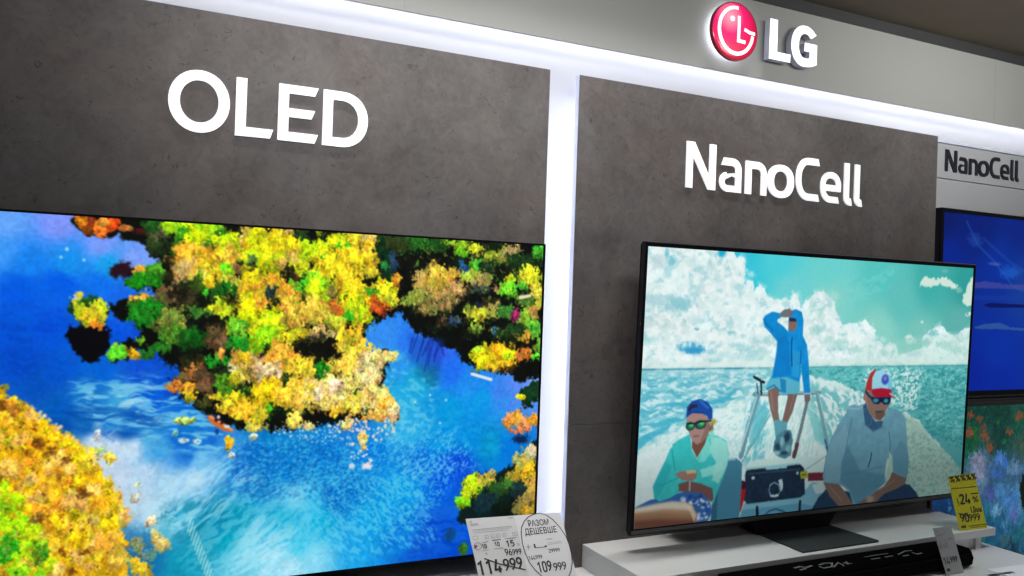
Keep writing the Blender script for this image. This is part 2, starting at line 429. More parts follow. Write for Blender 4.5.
OPS_RIVER = [
["idw",[[[169.7,18.2,100,165,252],[252.6,12.4,125,150,250],[316.8,45.9,120,155,250],[163.9,66.8,60,150,245],[209.3,90.5,20,130,240],[270.5,82.3,20,145,240],[334.3,84.7,20,160,235],[374.9,70,120,160,250],[195.8,134.6,0,85,225],[256.3,123.7,0,90,230],[319.4,121.5,10,110,235],[183.2,204.2,0,75,205],[243.5,203.5,0,72,210],[261.3,274.2,0,80,200],[199.8,256.2,0,70,195],[338.9,220.6,0,80,220],[352.8,147.6,20,100,230],[405.5,229.4,0,60,200],[231.4,300.2,0,80,190],[324.9,283.8,0,95,205],[390.3,275.5,10,80,210],[442.3,304,0,75,200],[310.3,328.6,20,120,205],[359.1,333.5,60,165,220],[263.7,345,0,90,190],[409,331.1,0,90,215],[478.4,342.4,0,100,215],[264.5,371.6,0,80,170],[303.9,373.2,10,100,185],[343.9,369.3,20,120,205],[377.4,385.2,10,100,190],[419.1,377.7,20,120,205],[479.7,380.1,10,115,205],[320.8,400.9,205,225,240],[353.5,411.5,205,225,242],[378.6,421.9,200,225,242],[363.9,475.8,195,215,235],[346.6,447.4,195,215,238],[405.3,469.5,185,215,240],[448.7,491,170,215,240],[492.2,484.7,175,215,240],[527.4,468,120,190,235],[499.9,451.1,110,190,235],[429.2,424.6,60,160,225],[411.5,405.2,80,175,228],[463.2,407.6,10,100,205],[472.9,436.3,20,110,210],[516.3,410.2,20,110,210],[544.3,434.5,60,150,225],[573.2,470.9,10,110,205],[610,453.7,0,110,200],[416,534.9,180,215,235],[390.1,514.4,190,212,232],[442.6,565.1,90,190,215],[477.1,558.9,60,180,215],[401.3,598.1,30,110,170],[419.2,627.7,10,110,170],[479.7,634.5,10,150,180],[504.4,580.3,0,130,165],[530.7,563.8,0,130,170],[575.9,548.5,0,150,185],[593.2,511.1,20,130,200],[559.5,604.9,0,160,190],[597,618.4,120,210,235],[636.1,651.9,160,225,245],[675.2,666.2,170,225,245],[579.7,655.3,110,205,230],[714.5,660.7,140,215,240],[693.5,628.4,60,200,235],[662.3,575.6,0,165,205],[731.8,581.9,0,170,215],[682.2,531.6,120,205,238],[710.2,539.8,50,185,230],[668.5,477,0,120,205],[749.2,502.4,20,150,220],[760.9,543.9,0,110,200],[791.2,525.8,0,120,205],[835.7,591.3,0,155,225],[816.7,651.5,20,160,230],[902.4,639.5,0,120,215],[947.9,665.4,0,80,200],[991.9,627,0,70,205],[1016.8,672.7,0,70,200],[898.5,533.7,0,150,225],[940.7,472.9,0,110,215],[999.1,508.8,0,80,220],[1033.3,489.2,0,70,215],[984.7,432.4,0,140,220],[1055,435.7,0,140,220],[1103.7,449.1,0,145,200],[1153.5,462.9,0,120,220],[915.9,407.9,40,170,225],[891.4,343.7,30,170,225],[934.3,302.2,20,165,215],[888.3,259.4,40,150,235],[853.7,207,50,140,240],[908.8,217.1,40,120,240],[977.4,238.3,50,100,240],[1002.1,281.6,30,110,240],[1050.4,315,30,140,240],[1124,338.6,60,130,240],[1173.4,328.5,90,140,245],[1210.8,306.5,120,160,245],[1075.6,348.5,0,150,230],[1005.4,368.4,0,150,220],[786.7,402.5,20,120,210],[686,418.2,10,130,205],[627,395.8,0,120,200],[747,441.4,0,120,210],[830.4,445.8,0,120,220],[1060,567.7,0,95,210],[178.1,497.5,200,200,40]],3.4,8,40]],
["grain",[5,0.1,None]],
["ripple",[[[277.8,301],[424.4,285.1],[552,392.6],[554.1,450.4],[411.9,414.4],[312.1,382.5]],4,5,[120,205,235],0.75],{"asp":5,"cut":0.53}],
["ripple",[[[286,313.7],[408.3,308.9],[444.8,378.8],[311.8,373.5]],-12,6,[190,230,240],0.6],{"asp":4,"cut":0.6}],
["ripple",[[[263.4,336.2],[409.8,353.3],[454.5,407.2],[344.8,394.8],[264.5,371.6]],3,8,[0,70,165],0.7],{"asp":7,"cut":0.5}],
["ripple",[[[381.7,513.7],[553.7,440.8],[611.4,492.9],[487.6,607],[417.3,572]],-38,6,[190,230,245],0.55],{"asp":5,"cut":0.52}],
["ripple",[[[416.3,544.2],[546.2,488.4],[575.2,529.1],[469.7,595.8]],-38,5.5,[0,120,150],0.5],{"asp":5,"cut":0.52}],
["ripple",[[[560.8,643.5],[594.6,550.1],[692.5,598.3],[695.8,690.5],[543.6,672.2]],-35,6,[190,235,250],0.55],{"asp":5,"cut":0.5}],
["ripple",[[[471,633.5],[529.4,525.4],[688.9,498.2],[755,665.2],[525.4,670.1]],-35,5.5,[120,215,235],0.45],{"asp":4,"cut":0.5}],
["ripple",[[[688.9,498.2],[941.5,494.3],[992.8,648.6],[695.5,682.5]],48,4,[110,215,245],0.55],{"asp":2.6,"cut":0.55}],
["ripple",[[[534.4,411],[893.8,407],[1033.7,500.2],[946.3,622.6],[693.2,618.4],[538.5,526.2]],-20,3.4,[80,195,235],0.6],{"asp":1.3,"cut":0.55}],
["ripple",[[[534.4,411],[766.7,422],[812.9,548],[556.8,527.6]],-20,3.6,[0,70,170],0.45],{"asp":1.6,"cut":0.55}],
["ripple",[[[848.7,363.4],[1030.4,412.8],[1081.5,503.2],[897.7,512.6]],-35,3.6,[120,210,245],0.6],{"asp":1.6,"cut":0.56}],
["ripple",[[[889.9,301.5],[1174.3,351.1],[1129.5,483.9],[894.6,428.1]],0,8,[30,175,235],0.35],{"asp":2,"cut":0.5}],
["ripple",[[[843.7,227.9],[979.8,302.9],[960.9,409.8],[850.2,405.2]],10,7,[120,215,235],0.5],{"asp":2,"cut":0.55}],
["ripple",[[[944.7,579.8],[1060,567.7],[1088.2,680.3],[903.9,681.8]],5,7,[20,110,225],0.5],{"asp":5,"cut":0.52}],
["ripple",[[[256,114.9],[165.1,101.2],[171.3,290.5],[357.1,275.1],[338.3,202.4]],2,12,[0,100,225],0.35],{"asp":6,"cut":0.5}],
["ell",[265,59.5,3.1,3.5,[150,215,235],0.4]],
["ell",[256.2,74.2,2.3,2.7,[150,215,235],0.4]],
["ell",[292.3,77.7,2.4,2.7,[150,215,235],0.4]],
["ell",[958.1,334.7,3,2.8,[150,215,235],0.4]],
["ell",[995.3,346.4,3,2.8,[150,215,235],0.4]],
["ell",[924.9,348.8,3.4,3.2,[150,215,235],0.4]],
["ell",[983.3,395.7,3,2.8,[150,215,235],0.4]],
["poly",[[[267.5,-6.4],[397.4,-8.7],[402.6,44.6],[382.4,43.9],[372.1,37.1],[357.3,38],[345.4,27.8],[336,39.3],[313.4,38.8],[292.4,32.9],[277.8,21.4]],[8,12,8],3,9,9]],
["ell",[354.2,92.9,21.3,14.6,[40,14,25],0.3,1,0.5]],
["poly",[[[393.9,-12.1],[1224,-18.3],[1236.3,297.7],[1177.8,310.5],[1122.2,291.7],[1082.9,286.8],[1048.8,273.3],[1012.3,242.6],[953.6,212.6],[903.5,191.8],[884.6,158.3],[858.9,171.4],[816.9,192.8],[805.5,228.1],[827.2,242.5],[857,238.3],[871,263.5],[854.6,288.5],[847.2,321.7],[878.4,347.6],[879.7,381.2],[745.1,388.6],[665.7,397.4],[611.9,399],[561.1,389.1],[522.1,368.4],[478.4,340.5],[447.9,317.2],[438.5,294.6],[469.6,291.3],[432.2,261],[414.5,242.3],[389,238.7],[369.7,257],[343.5,260.5],[334.5,235.1],[352.1,224.1],[388.3,216.6],[391,198.2],[370.6,187.4],[345.6,176.9],[336.9,162.6],[356.1,147.6],[377.3,139.6],[422.8,138.3],[419,127.2],[376.9,128.6],[361.4,110.9],[370.6,88.5],[426.3,89.8],[403,57.5]],[8,12,8],3,10,10]],
["scatter",[[[406.2,1.8],[874.5,3],[865,102.1],[851.4,144.4],[790,207.6],[806,242.5],[845.6,280],[843.3,332],[859.5,363.8],[588.4,374.7],[477.8,323.5],[476.1,276.3],[404.6,201.7]],150,8,22,[[20,48,16],[30,60,18],[45,42,20],[14,30,14],[60,55,25]],1,1,0.5,"crown"]],
["scatter",[[[879,6.9],[1224.6,-2.3],[1234,238.1],[1071,227.2],[975.8,195.2],[895.4,153.9]],70,8,20,[[12,26,12],[20,40,16],[14,18,12],[30,40,22]],1,1,0.5,"crown"]],
["crown",[288.4,8.1,9.5,12.5,[225,120,20]]],
["crown",[304.5,12.4,8,10.8,[120,50,20]]],
["crown",[317.6,22.3,11.2,14.4,[235,125,35]]],
["crown",[333.5,12.2,13,12.7,[215,80,20]]],
["crown",[322,7.6,8.1,7.2,[235,150,50]]],
["crown",[358.2,16.1,11.5,5.5,[190,110,50]]],
["crown",[296.9,23.7,6.3,7.2,[150,60,15]]],
["crown",[386.6,21.5,13.4,5.5,[60,20,20]]],
["crown",[415.7,30.8,20.4,29.7,[40,62,26]]],
["crown",[411.9,19.9,13.6,11.1,[110,95,70]]],
["crown",[401.4,9.5,15.2,11.1,[25,85,25]]],
["crown",[434,63.3,13.8,22.4,[22,34,14]]],
["crown",[440.7,6.9,24.2,13.1,[150,215,20]]],
["crown",[475.9,13.9,26.4,17,[180,225,15]]],
["crown",[505.9,6.3,17.9,15.2,[160,220,20]]],
["crown",[456.9,24.6,13.9,11.3,[60,150,25]]],
["crown",[485.5,38,30.1,20.8,[205,225,10]]],
["crown",[530.3,33.5,27.2,21.1,[180,225,15]]],
["crown",[551.4,61.2,25.7,21.2,[215,215,20]]],
["crown",[496.5,44.9,12.5,9.5,[30,120,20]]],
["crown",[450.9,51.2,15.6,11.2,[60,110,25]]],
["crown",[524.1,12.7,10.9,9.6,[40,120,25]]],
["crown",[472.6,72.7,33.4,30.1,[228,168,45]]],
["crown",[459.1,88.3,20.9,18.8,[215,175,100]]],
["crown",[508.5,80.5,26.9,26.6,[230,190,35]]],
["crown",[540.7,69.4,20.1,23,[215,175,50]]],
["crown",[487.6,98.5,21.3,15.1,[215,190,70]]],
["crown",[533.8,81.3,12.7,9.6,[130,230,30]]],
["crown",[555.8,80.3,11.1,11.6,[140,110,60]]],
["crown",[568.4,17.7,14.8,19.3,[205,170,80]]],
["crown",[591.2,26,28.2,29.2,[230,225,15]]],
["crown",[611.5,66,26.6,27.4,[195,222,20]]],
["crown",[582.7,104.4,26.2,23.3,[228,218,20]]],
["crown",[560.7,114.9,18.5,15.4,[232,185,40]]],
["crown",[603.7,115.3,18.9,21.5,[225,170,40]]],
["crown",[538.3,106,16.4,13.4,[200,205,60]]],
["crown",[572.8,141.6,20.4,17.4,[228,215,30]]],
["crown",[577.3,59.9,14.9,15.5,[190,215,20]]],
["crown",[581.1,61.6,9.3,9.7,[90,130,60]]],
["crown",[497.2,117.1,23.2,17.1,[48,78,20]]],
["crown",[528.1,125.6,21.8,17.2,[22,95,22]]],
["crown",[502.3,109.3,10.7,9.5,[225,190,30]]],
["crown",[503,130.2,8.9,7.6,[60,185,40]]],
["crown",[514.2,143.2,21.6,15.3,[30,60,20]]],
["crown",[384.1,93.5,15,14.7,[205,165,50]]],
["crown",[401.3,105.7,23.6,16.6,[30,125,20]]],
["crown",[410.9,88.6,13.6,9.3,[70,145,30]]],
["crown",[378.1,113.9,13.3,11,[20,125,15]]],
["crown",[436.5,137.9,22.4,16.8,[105,88,52]]],
["crown",[462.8,144.6,21,15,[50,48,28]]],
["crown",[637.2,35.2,36.6,29.6,[238,215,25]]],
["crown",[611.2,58.2,22.8,23.5,[220,222,20]]],
["crown",[657.7,63.8,27.3,21.8,[205,175,75]]],
["crown",[603.8,9.6,11.4,9.8,[165,175,30]]],
["crown",[647.7,2.9,15.5,5.9,[195,165,95]]],
["crown",[675.4,11.1,17.7,10,[25,50,20]]],
["crown",[702.1,37.6,33.9,20.1,[200,225,20]]],
["crown",[744.1,23.1,28.6,18.3,[205,225,20]]],
["crown",[762.9,32.2,16.5,10.2,[60,205,30]]],
["crown",[785,10.5,20.8,16.4,[225,205,40]]],
["crown",[816.3,4.4,19.1,22.7,[220,180,95]]],
["crown",[811.4,44,29.6,26.8,[228,182,40]]],
["crown",[774.3,60.3,35.2,28.6,[232,200,28]]],
["crown",[733.6,72.3,34.5,28.3,[232,215,30]]],
["crown",[677.8,78.8,27.6,19.9,[200,222,30]]],
["crown",[716.7,50.9,8,6,[60,190,40]]],
["crown",[680.9,110.7,23.7,16,[60,175,30]]],
["crown",[706.4,99.7,24,20.1,[150,218,30]]],
["crown",[715.5,129.6,28.1,24.2,[192,225,20]]],
["crown",[767.3,97.4,28.9,28.6,[228,190,30]]],
["crown",[788.8,117.2,25.1,28.7,[232,205,30]]],
["crown",[816.9,79,17,12.4,[205,185,40]]],
["crown",[638,112.2,27,23.7,[224,165,40]]],
["crown",[602.8,142.7,15.1,15.6,[212,170,40]]],
["crown",[658.6,145.2,29.2,21.8,[218,168,50]]],
["crown",[781.4,142,29.1,20.5,[215,218,20]]],
["crown",[852.7,119.3,30.2,25,[228,215,30]]],
["crown",[824.8,120.1,12.8,10.4,[60,155,30]]],
["crown",[819.1,139,14.8,12.4,[215,90,20]]],
["crown",[838.6,146.8,17.1,10.4,[200,90,30]]],
["crown",[866.2,133.5,17.4,12.6,[200,200,40]]],
["crown",[648.7,86,13.6,11.9,[30,26,14]]],
["crown",[666.5,93.2,11.7,9.9,[60,40,20]]],
["crown",[813.3,95.7,10.6,8.3,[20,20,10]]],
["crown",[619.4,126.6,9.5,13.7,[30,50,50]]],
["crown",[741.5,120.7,10.2,12.2,[120,110,50]]],
["crown",[849.4,29.6,19.4,29.2,[12,45,22]]],
["crown",[855.4,75.3,17.3,25.1,[10,48,25]]],
["crown",[872,53.6,13.1,16.8,[40,60,90]]],
["crown",[873.3,89.2,10.9,10.5,[220,150,40]]],
["crown",[846.1,59,8.6,8.3,[40,150,60]]],
["crown",[386,148.6,18.4,12.9,[224,165,60]]],
["crown",[403.5,170.3,32.1,24,[24,124,25]]],
["crown",[438.1,182.6,24.1,22.4,[112,132,50]]],
["crown",[457.8,201.1,13.9,7.5,[212,165,70]]],
["crown",[442.4,206.9,17.3,14.9,[90,150,40]]],
["crown",[477.8,221.6,30,22.6,[20,84,20]]],
["crown",[489.9,164.7,17.7,13.3,[60,125,40]]],
["crown",[499.6,185.4,17.8,13.3,[16,22,18]]],
["crown",[527.5,160.1,19.9,17.2,[192,217,30]]],
["crown",[518.4,211.8,14.4,26.7,[92,72,42]]],
["crown",[531.4,219.4,9.1,19.2,[120,90,60]]],
["crown",[585.3,180.2,31.8,36.9,[218,225,12]]],
["crown",[612.8,211.1,24.7,27.4,[202,222,12]]],
["crown",[560,199.9,14.8,23.2,[105,175,40]]],
["crown",[566.6,228.9,22.2,15.5,[32,138,30]]],
["crown",[603.2,152.5,15.1,17.6,[222,165,45]]],
["crown",[520.2,261.5,23.5,7.6,[30,145,30]]],
["crown",[528.6,244.3,7.3,11.5,[195,135,55]]],
["crown",[488.6,280.2,14.2,15.1,[170,110,50]]],
["crown",[565.7,257.9,16.7,15.5,[205,145,60]]],
["crown",[599.8,269.8,26.4,27.3,[210,172,92]]],
["crown",[566.7,286.9,16.7,15.5,[190,170,60]]],
["crown",[576.7,252.1,13,9.7,[235,190,30]]],
["crown",[551.8,280.9,9.2,15.4,[190,180,130]]],
["crown",[606.4,242.4,9.5,9.8,[40,45,60]]],
["crown",[467.9,291.3,14,11.3,[90,75,40]]],
["crown",[503.3,291.8,16.1,15.2,[70,55,35]]],
["crown",[529.9,280.7,14.5,11.5,[30,40,20]]],
["crown",[352.6,240.5,14.8,14.6,[95,205,40]]],
["crown",[379.2,244.2,13.3,11,[232,182,30]]],
["crown",[391.8,222.1,10.1,7.4,[80,150,30]]],
["crown",[422.7,234.9,13.7,9.3,[40,125,30]]],
["crown",[401.1,247.9,10.1,7.4,[30,110,30]]],
["crown",[352.2,227.8,6.6,5.5,[150,210,60]]],
["crown",[629.2,189.3,26.8,27.6,[192,225,20]]],
["crown",[611.2,218.9,22.8,21.5,[150,222,20]]],
["crown",[660.9,208.7,23.4,19.9,[222,212,30]]],
["crown",[677.1,168.7,31.5,23.9,[226,182,60]]],
["crown",[712.6,159.9,28.1,24.2,[222,182,60]]],
["crown",[746.7,153.1,16.3,16.2,[195,110,40]]],
["crown",[764,175.1,12.4,16.3,[205,85,20]]],
["crown",[796.7,160.2,29.3,24.7,[190,225,20]]],
["crown",[774.2,172.9,12.4,10.2,[60,190,30]]],
["crown",[830.2,151.1,21.3,14.5,[205,85,30]]],
["crown",[747.8,181.5,16.3,12.2,[192,212,50]]],
["crown",[722.3,206.1,24.2,14.1,[212,190,112]]],
["crown",[769.6,218,26.9,20.4,[236,202,40]]],
["crown",[793.4,242.5,29.3,24.7,[238,205,60]]],
["crown",[789.9,203.5,20.9,18.5,[222,188,40]]],
["crown",[647.1,258.3,32.9,17.8,[236,168,50]]],
["crown",[682.9,276.4,33.5,20,[238,202,50]]],
["crown",[623,281.7,22.9,15.7,[215,190,140]]],
["crown",[742.9,272.9,18.3,12.2,[232,195,50]]],
["crown",[771.6,271.1,31,20.4,[238,205,70]]],
["crown",[834.3,263.3,29.9,20.8,[242,215,145]]],
["crown",[857.7,255.1,23.8,12.5,[215,200,112]]],
["crown",[816.2,292.1,31.7,22.8,[238,215,145]]],
["crown",[783.4,312.2,29.1,18.5,[238,215,105]]],
["crown",[620.1,309.2,26.7,15.7,[242,205,30]]],
["crown",[682.1,308.3,27.6,18,[240,205,60]]],
["crown",[742.2,309.4,28.5,18.3,[238,210,112]]],
["crown",[640.5,234.5,15.4,11.8,[210,160,50]]],
["crown",[614.8,320.8,24.7,21.6,[242,207,20]]],
["crown",[655.5,331.6,25.3,19.8,[242,200,50]]],
["crown",[695,336.6,27.8,20,[242,207,72]]],
["crown",[745.1,333.8,30.6,24.4,[242,217,112]]],
["crown",[797.2,347.4,27.2,20.6,[240,215,70]]],
["crown",[839.1,334,27.8,25,[242,217,112]]],
["crown",[861.4,355.5,19.5,18.8,[232,175,60]]],
["crown",[879.2,368.6,10.9,18.9,[236,200,140]]],
["crown",[766.7,364.9,22.7,10.2,[228,190,40]]],
["crown",[674.9,381.9,17.7,15.9,[236,212,82]]],
["crown",[704.8,389,12,8,[232,215,132]]],
["crown",[718.4,323.1,12.1,12.1,[240,215,175]]],
["crown",[752.6,315.7,12.3,16.3,[235,205,170]]],
["crown",[621.9,360.2,11.4,11.8,[60,145,20]]],
["crown",[814.8,426.4,12.7,14.5,[232,205,102]]],
["crown",[780,389.9,12.5,10.2,[235,210,125]]],
["crown",[838.4,375.6,25.7,10.4,[230,180,80]]],
["crown",[452.7,306.1,13.9,9.4,[218,132,50]]],
["crown",[473.8,310.2,14.1,9.4,[222,152,40]]],
["crown",[479.6,325.4,10.6,9.4,[228,192,30]]],
["crown",[517.1,328.2,10.8,7.6,[232,182,40]]],
["crown",[533.3,326.7,10.9,9.6,[202,192,30]]],
["crown",[505.6,307,16.1,13.3,[112,82,52]]],
["crown",[541.7,305.8,14.6,15.4,[80,142,30]]],
["crown",[559.6,292.6,11.1,9.7,[205,205,30]]],
["crown",[575.6,327.7,11.2,9.7,[40,110,30]]],
["crown",[609.2,322.7,26.5,23.5,[238,207,20]]],
["crown",[561.1,337,22.1,13.5,[238,202,30]]],
["crown",[543.2,350,18.3,13.5,[232,192,40]]],
["crown",[580.4,358.9,26.1,19.4,[238,197,40]]],
["crown",[592.3,378.7,11.3,7.8,[228,187,40]]],
["crown",[610.8,369.7,15.2,11.8,[200,200,40]]],
["crown",[600.3,390.7,15.1,7.8,[212,202,82]]],
["crown",[504.9,337.4,14.3,7.6,[60,60,25]]],
["crown",[595.2,408.1,7.5,5.9,[205,210,185]]],
["crown",[551.1,417.6,9.2,15.4,[225,182,30]]],
["crown",[468.9,370.3,14,5.6,[195,222,115]]],
["crown",[495,412.9,7.1,5.7,[170,200,215]]],
["crown",[454,394.1,5.2,5.6,[120,200,200]]],
["crown",[468.5,409.8,7,3.8,[170,215,220]]],
["crown",[557.4,441,5.5,5.8,[200,215,210]]],
["ell",[707.1,230.4,26,22.1,[14,14,8],0.5,0.85,0.9]],
["ell",[679.1,224.5,11.8,12,[14,14,8],0.5,0.85,0.9]],
["ell",[750,244.5,12.3,10.2,[14,14,8],0.5,0.85,0.9]],
["ell",[723.9,252.6,20.2,10.1,[14,14,8],0.5,0.85,0.9]],
["ell",[434.4,74.5,8.6,16.8,[14,14,8],0.5,0.85,0.9]],
["ell",[450.1,130,15.6,11.2,[14,14,8],0.5,0.85,0.9]],
["ell",[508.5,185.3,19.7,9.5,[14,14,8],0.5,0.85,0.9]],
["ell",[475,242.4,28.1,9.4,[14,14,8],0.5,0.85,0.9]],
["ell",[494.6,143.7,14.2,9.5,[14,14,8],0.5,0.85,0.9]],
["ell",[559.1,68.5,7.4,5.8,[14,14,8],0.5,0.85,0.9]],
["ell",[613.7,234.6,5.7,11.8,[14,14,8],0.5,0.85,0.9]],
["ell",[710,367.1,18,6,[14,14,8],0.5,0.85,0.9]],
["ell",[635.5,366.6,9.6,7.9,[14,14,8],0.5,0.85,0.9]],
["ell",[775.1,369.3,10.4,4.1,[14,14,8],0.5,0.85,0.9]],
["ell",[731,-0.5,24.3,8.1,[14,14,8],0.5,0.85,0.9]],
["ell",[547.6,3.5,16.5,9.6,[14,14,8],0.5,0.85,0.9]],
["ell",[581.1,325.9,11.2,7.8,[14,14,8],0.5,0.85,0.9]],
["ell",[539.6,142.5,11,9.6,[14,14,8],0.5,0.85,0.9]],
["crown",[727.1,284.9,12.1,12.1,[20,115,22]]],
["crown",[716.7,274.7,8,8.1,[30,150,30]]],
["scatter",[[[565,238.5],[641.3,258.2],[623.9,307.3],[558.2,306.1]],50,2,4,[[235,215,180],[210,180,120],[90,70,40]],0.4]],
["scatter",[[[681.4,288.4],[856.4,280.1],[881.6,375],[683.9,358.3]],120,1.5,3.5,[[250,235,200],[235,190,90],[150,110,60],[255,230,120]],0.8]],
["scatter",[[[744.8,380.4],[888.5,381.5],[883.2,417.1],[809.2,444.7],[777.1,422.5],[725.4,403.9]],90,1.2,3,[[225,215,225],[230,205,190],[240,220,160]],1]],
["scatter",[[[777.1,422.5],[834.2,435.6],[836.1,487.6],[789.3,474.4]],22,1.2,3,[[235,225,225],[240,220,190]],1]],
["scatter",[[[607.6,385.2],[786.7,402.5],[767.1,432.3],[666.4,417.3]],80,1,2.4,[[150,200,230],[190,205,225]],1]],
["scatter",[[[467,12.6],[835.7,9.5],[853.4,196.6],[602.1,228.7],[470.3,106.7]],260,1.5,3.5,[[250,245,60],[120,190,20],[235,200,60],[70,90,20]],1,0.6]],
["ell",[825.2,478.6,10.6,6.2,[235,225,230],0.4,1,0.5]],
["ell",[793.6,476.7,6.3,6.2,[200,215,225],0.4,1,0.5]],
["crown",[879.3,15.3,30.6,14.7,[45,60,25]]],
["crown",[923.4,8.5,33.6,17,[40,112,30]]],
["crown",[969,14.5,27.5,17.2,[25,70,22]]],
["crown",[1005.7,5.9,30.3,8.7,[145,205,40]]],
["crown",[1048.6,16.5,19,11,[195,205,40]]],
["crown",[1022.9,24.5,11.8,8.7,[120,220,30]]],
["crown",[1099.9,31.5,29.3,20,[135,152,40]]],
["crown",[1138.9,18.3,22.4,13.4,[165,145,90]]],
["crown",[1207.2,14.7,18,27.3,[60,160,40]]],
["crown",[1162.3,39.7,35.2,18,[22,52,22]]],
["crown",[907.2,51.9,31.1,19,[16,20,14]]],
["crown",[970.3,48.8,27.5,17.2,[10,14,8]]],
["crown",[1059.6,53.4,16.8,13.2,[60,172,40]]],
["crown",[1024.2,59.4,11.8,15.3,[22,95,150]]],
["crown",[1088.7,56.5,24.3,13.3,[20,48,22]]],
["crown",[948,62.8,11.3,8.6,[90,80,50]]],
["crown",[937.7,88.9,22.5,19.2,[205,160,85]]],
["crown",[960.8,100.9,43.3,34.3,[208,168,80]]],
["crown",[973.8,81,32.1,21.5,[218,182,60]]],
["crown",[1009.7,112.2,23.4,26.1,[195,150,92]]],
["crown",[914.6,132.2,24.5,19.1,[150,170,60]]],
["crown",[950.9,139.8,34,19.3,[135,125,60]]],
["crown",[985,134.6,23.1,17.3,[150,120,70]]],
["crown",[1067.9,81.7,31.2,22,[172,152,82]]],
["crown",[1036.5,74.1,18.9,13.1,[175,195,60]]],
["crown",[1107.5,102.4,14.7,11.1,[185,142,92]]],
["crown",[1061.6,106.1,21.6,11,[50,60,55]]],
["crown",[1183.8,72.6,30.5,20.4,[218,218,40]]],
["crown",[1141.3,81.1,12.4,11.2,[192,212,30]]],
["crown",[1134.8,106,19.9,15.7,[110,212,40]]],
["crown",[1164.4,93.7,17.6,11.3,[60,162,40]]],
["crown",[1206.3,124.2,18,27.3,[208,190,60]]],
["crown",[1178.2,125,20.3,11.3,[70,110,40]]],
["crown",[1094.4,142.8,21.9,17.7,[212,190,92]]],
["crown",[1058.8,159,23.9,17.6,[202,205,50]]],
["crown",[1039.4,148.5,14.2,10.9,[170,190,60]]],
["crown",[1117,155.6,19.7,11.1,[192,180,72]]],
["crown",[1136.7,155.2,19.9,15.7,[60,142,50]]],
["crown",[1182.4,165.6,22.8,18.1,[132,190,50]]],
["crown",[1060,189.8,16.8,13.2,[152,180,60]]],
["crown",[1211.6,194.8,18,18.2,[95,192,50]]],
["crown",[1176.3,206.5,17.7,13.6,[212,160,50]]],
["crown",[1155.7,193.1,20,13.5,[30,60,25]]],
["crown",[1192,151.8,15.3,13.6,[190,150,70]]],
["crown",[1154.4,159.4,12.5,11.2,[145,40,92]]],
["crown",[982,177.8,11.5,8.6,[142,112,72]]],
["crown",[1007.5,177.4,18.7,8.7,[62,82,112]]],
["crown",[1220.6,226.7,10.3,18.3,[110,170,50]]],
["crown",[1118.8,204.7,19.7,11.2,[25,50,22]]],
["crown",[897.7,96.7,13.2,16.9,[12,15,12]]],
["crown",[1071.6,242.6,19.2,13.2,[150,205,40]]],
["crown",[1096.3,255.9,34.1,24.4,[225,215,20]]],
["crown",[1120.1,238.2,34.5,15.6,[240,180,25]]],
["crown",[1150.5,253.9,22.5,13.5,[200,220,20]]],
["crown",[1183.1,249.4,25.4,11.3,[218,135,50]]],
["crown",[1133.8,274,29.7,11.2,[215,150,30]]],
["crown",[1208.8,254,12.8,9.1,[80,190,40]]],
["crown",[1109.2,273.8,22,11.1,[230,190,30]]],
["ell",[1055.3,128.3,43,13.2,[8,12,8],0.5,0.85,0.8]],
["ell",[1020.2,142.4,14.1,19.6,[8,12,8],0.5,0.85,0.8]],
["ell",[1115.8,124.4,34.4,11.1,[8,12,8],0.5,0.85,0.8]],
["ell",[1010.9,205.6,42,17.4,[8,12,8],0.5,0.85,0.8]],
["ell",[952.3,178.3,36.3,12.8,[8,12,8],0.5,0.85,0.8]],
["ell",[911.1,157.7,17.8,12.7,[8,12,8],0.5,0.85,0.8]],
["ell",[1070.4,211.7,28.9,13.2,[8,12,8],0.5,0.85,0.8]],
["ell",[981.3,35.4,27.6,10.8,[8,12,8],0.5,0.85,0.8]],
["ell",[924.7,42.5,20.2,10.6,[8,12,8],0.5,0.85,0.8]],
["ell",[1159,280.9,35.1,9,[8,12,8],0.5,0.85,0.8]],
["ell",[892.2,65.3,11,16.9,[8,12,8],0.5,0.85,0.8]],
["ell",[1113.5,64.3,19.7,11.1,[8,12,8],0.5,0.85,0.8]],
["ell",[1033.3,177,9.4,13.1,[8,12,8],0.5,0.85,0.8]],
["ell",[1106.2,195.9,4.9,11.1,[40,120,180],0.5,0.8,0.4]],
["ell",[1067.7,139,12,4.4,[25,45,70],0.5,0.8,0.4]],
["scatter",[[[893.9,111.7],[1006.4,86.2],[1020.2,140.2],[928.9,157.4]],70,1.2,3,[[240,215,130],[120,90,50],[220,170,90]],0.5]],
["scatter",[[[868.5,18],[1212.2,9.9],[1220.1,215.2],[1046.7,216.3]],260,1.2,3,[[90,170,50],[190,210,60],[20,40,15],[140,120,70]],0.9,0.7]],
["jitter",[[[393.9,-12.1],[1224,-18.3],[1236.3,297.7],[1177.8,310.5],[1122.2,291.7],[1082.9,286.8],[1048.8,273.3],[1012.3,242.6],[953.6,212.6],[903.5,191.8],[884.6,158.3],[858.9,171.4],[816.9,192.8],[805.5,228.1],[827.2,242.5],[857,238.3],[871,263.5],[854.6,288.5],[847.2,321.7],[878.4,347.6],[879.7,381.2],[745.1,388.6],[665.7,397.4],[611.9,399],[561.1,389.1],[522.1,368.4],[478.4,340.5],[447.9,317.2],[438.5,294.6],[469.6,291.3],[432.2,261],[414.5,242.3],[369.7,257],[339.5,238.7],[355.2,220.5],[388.1,211.1],[337.2,169.8],[369,139.9],[422.6,132.7],[376.9,128.6],[364.4,101.6],[417.6,86.4],[399.5,54],[397.4,-8.7]],5,5,1.3]],
["jitter",[[[266.5,150],[339.6,144.4],[341.7,206],[268.4,206.8]],5,5,1.3]],
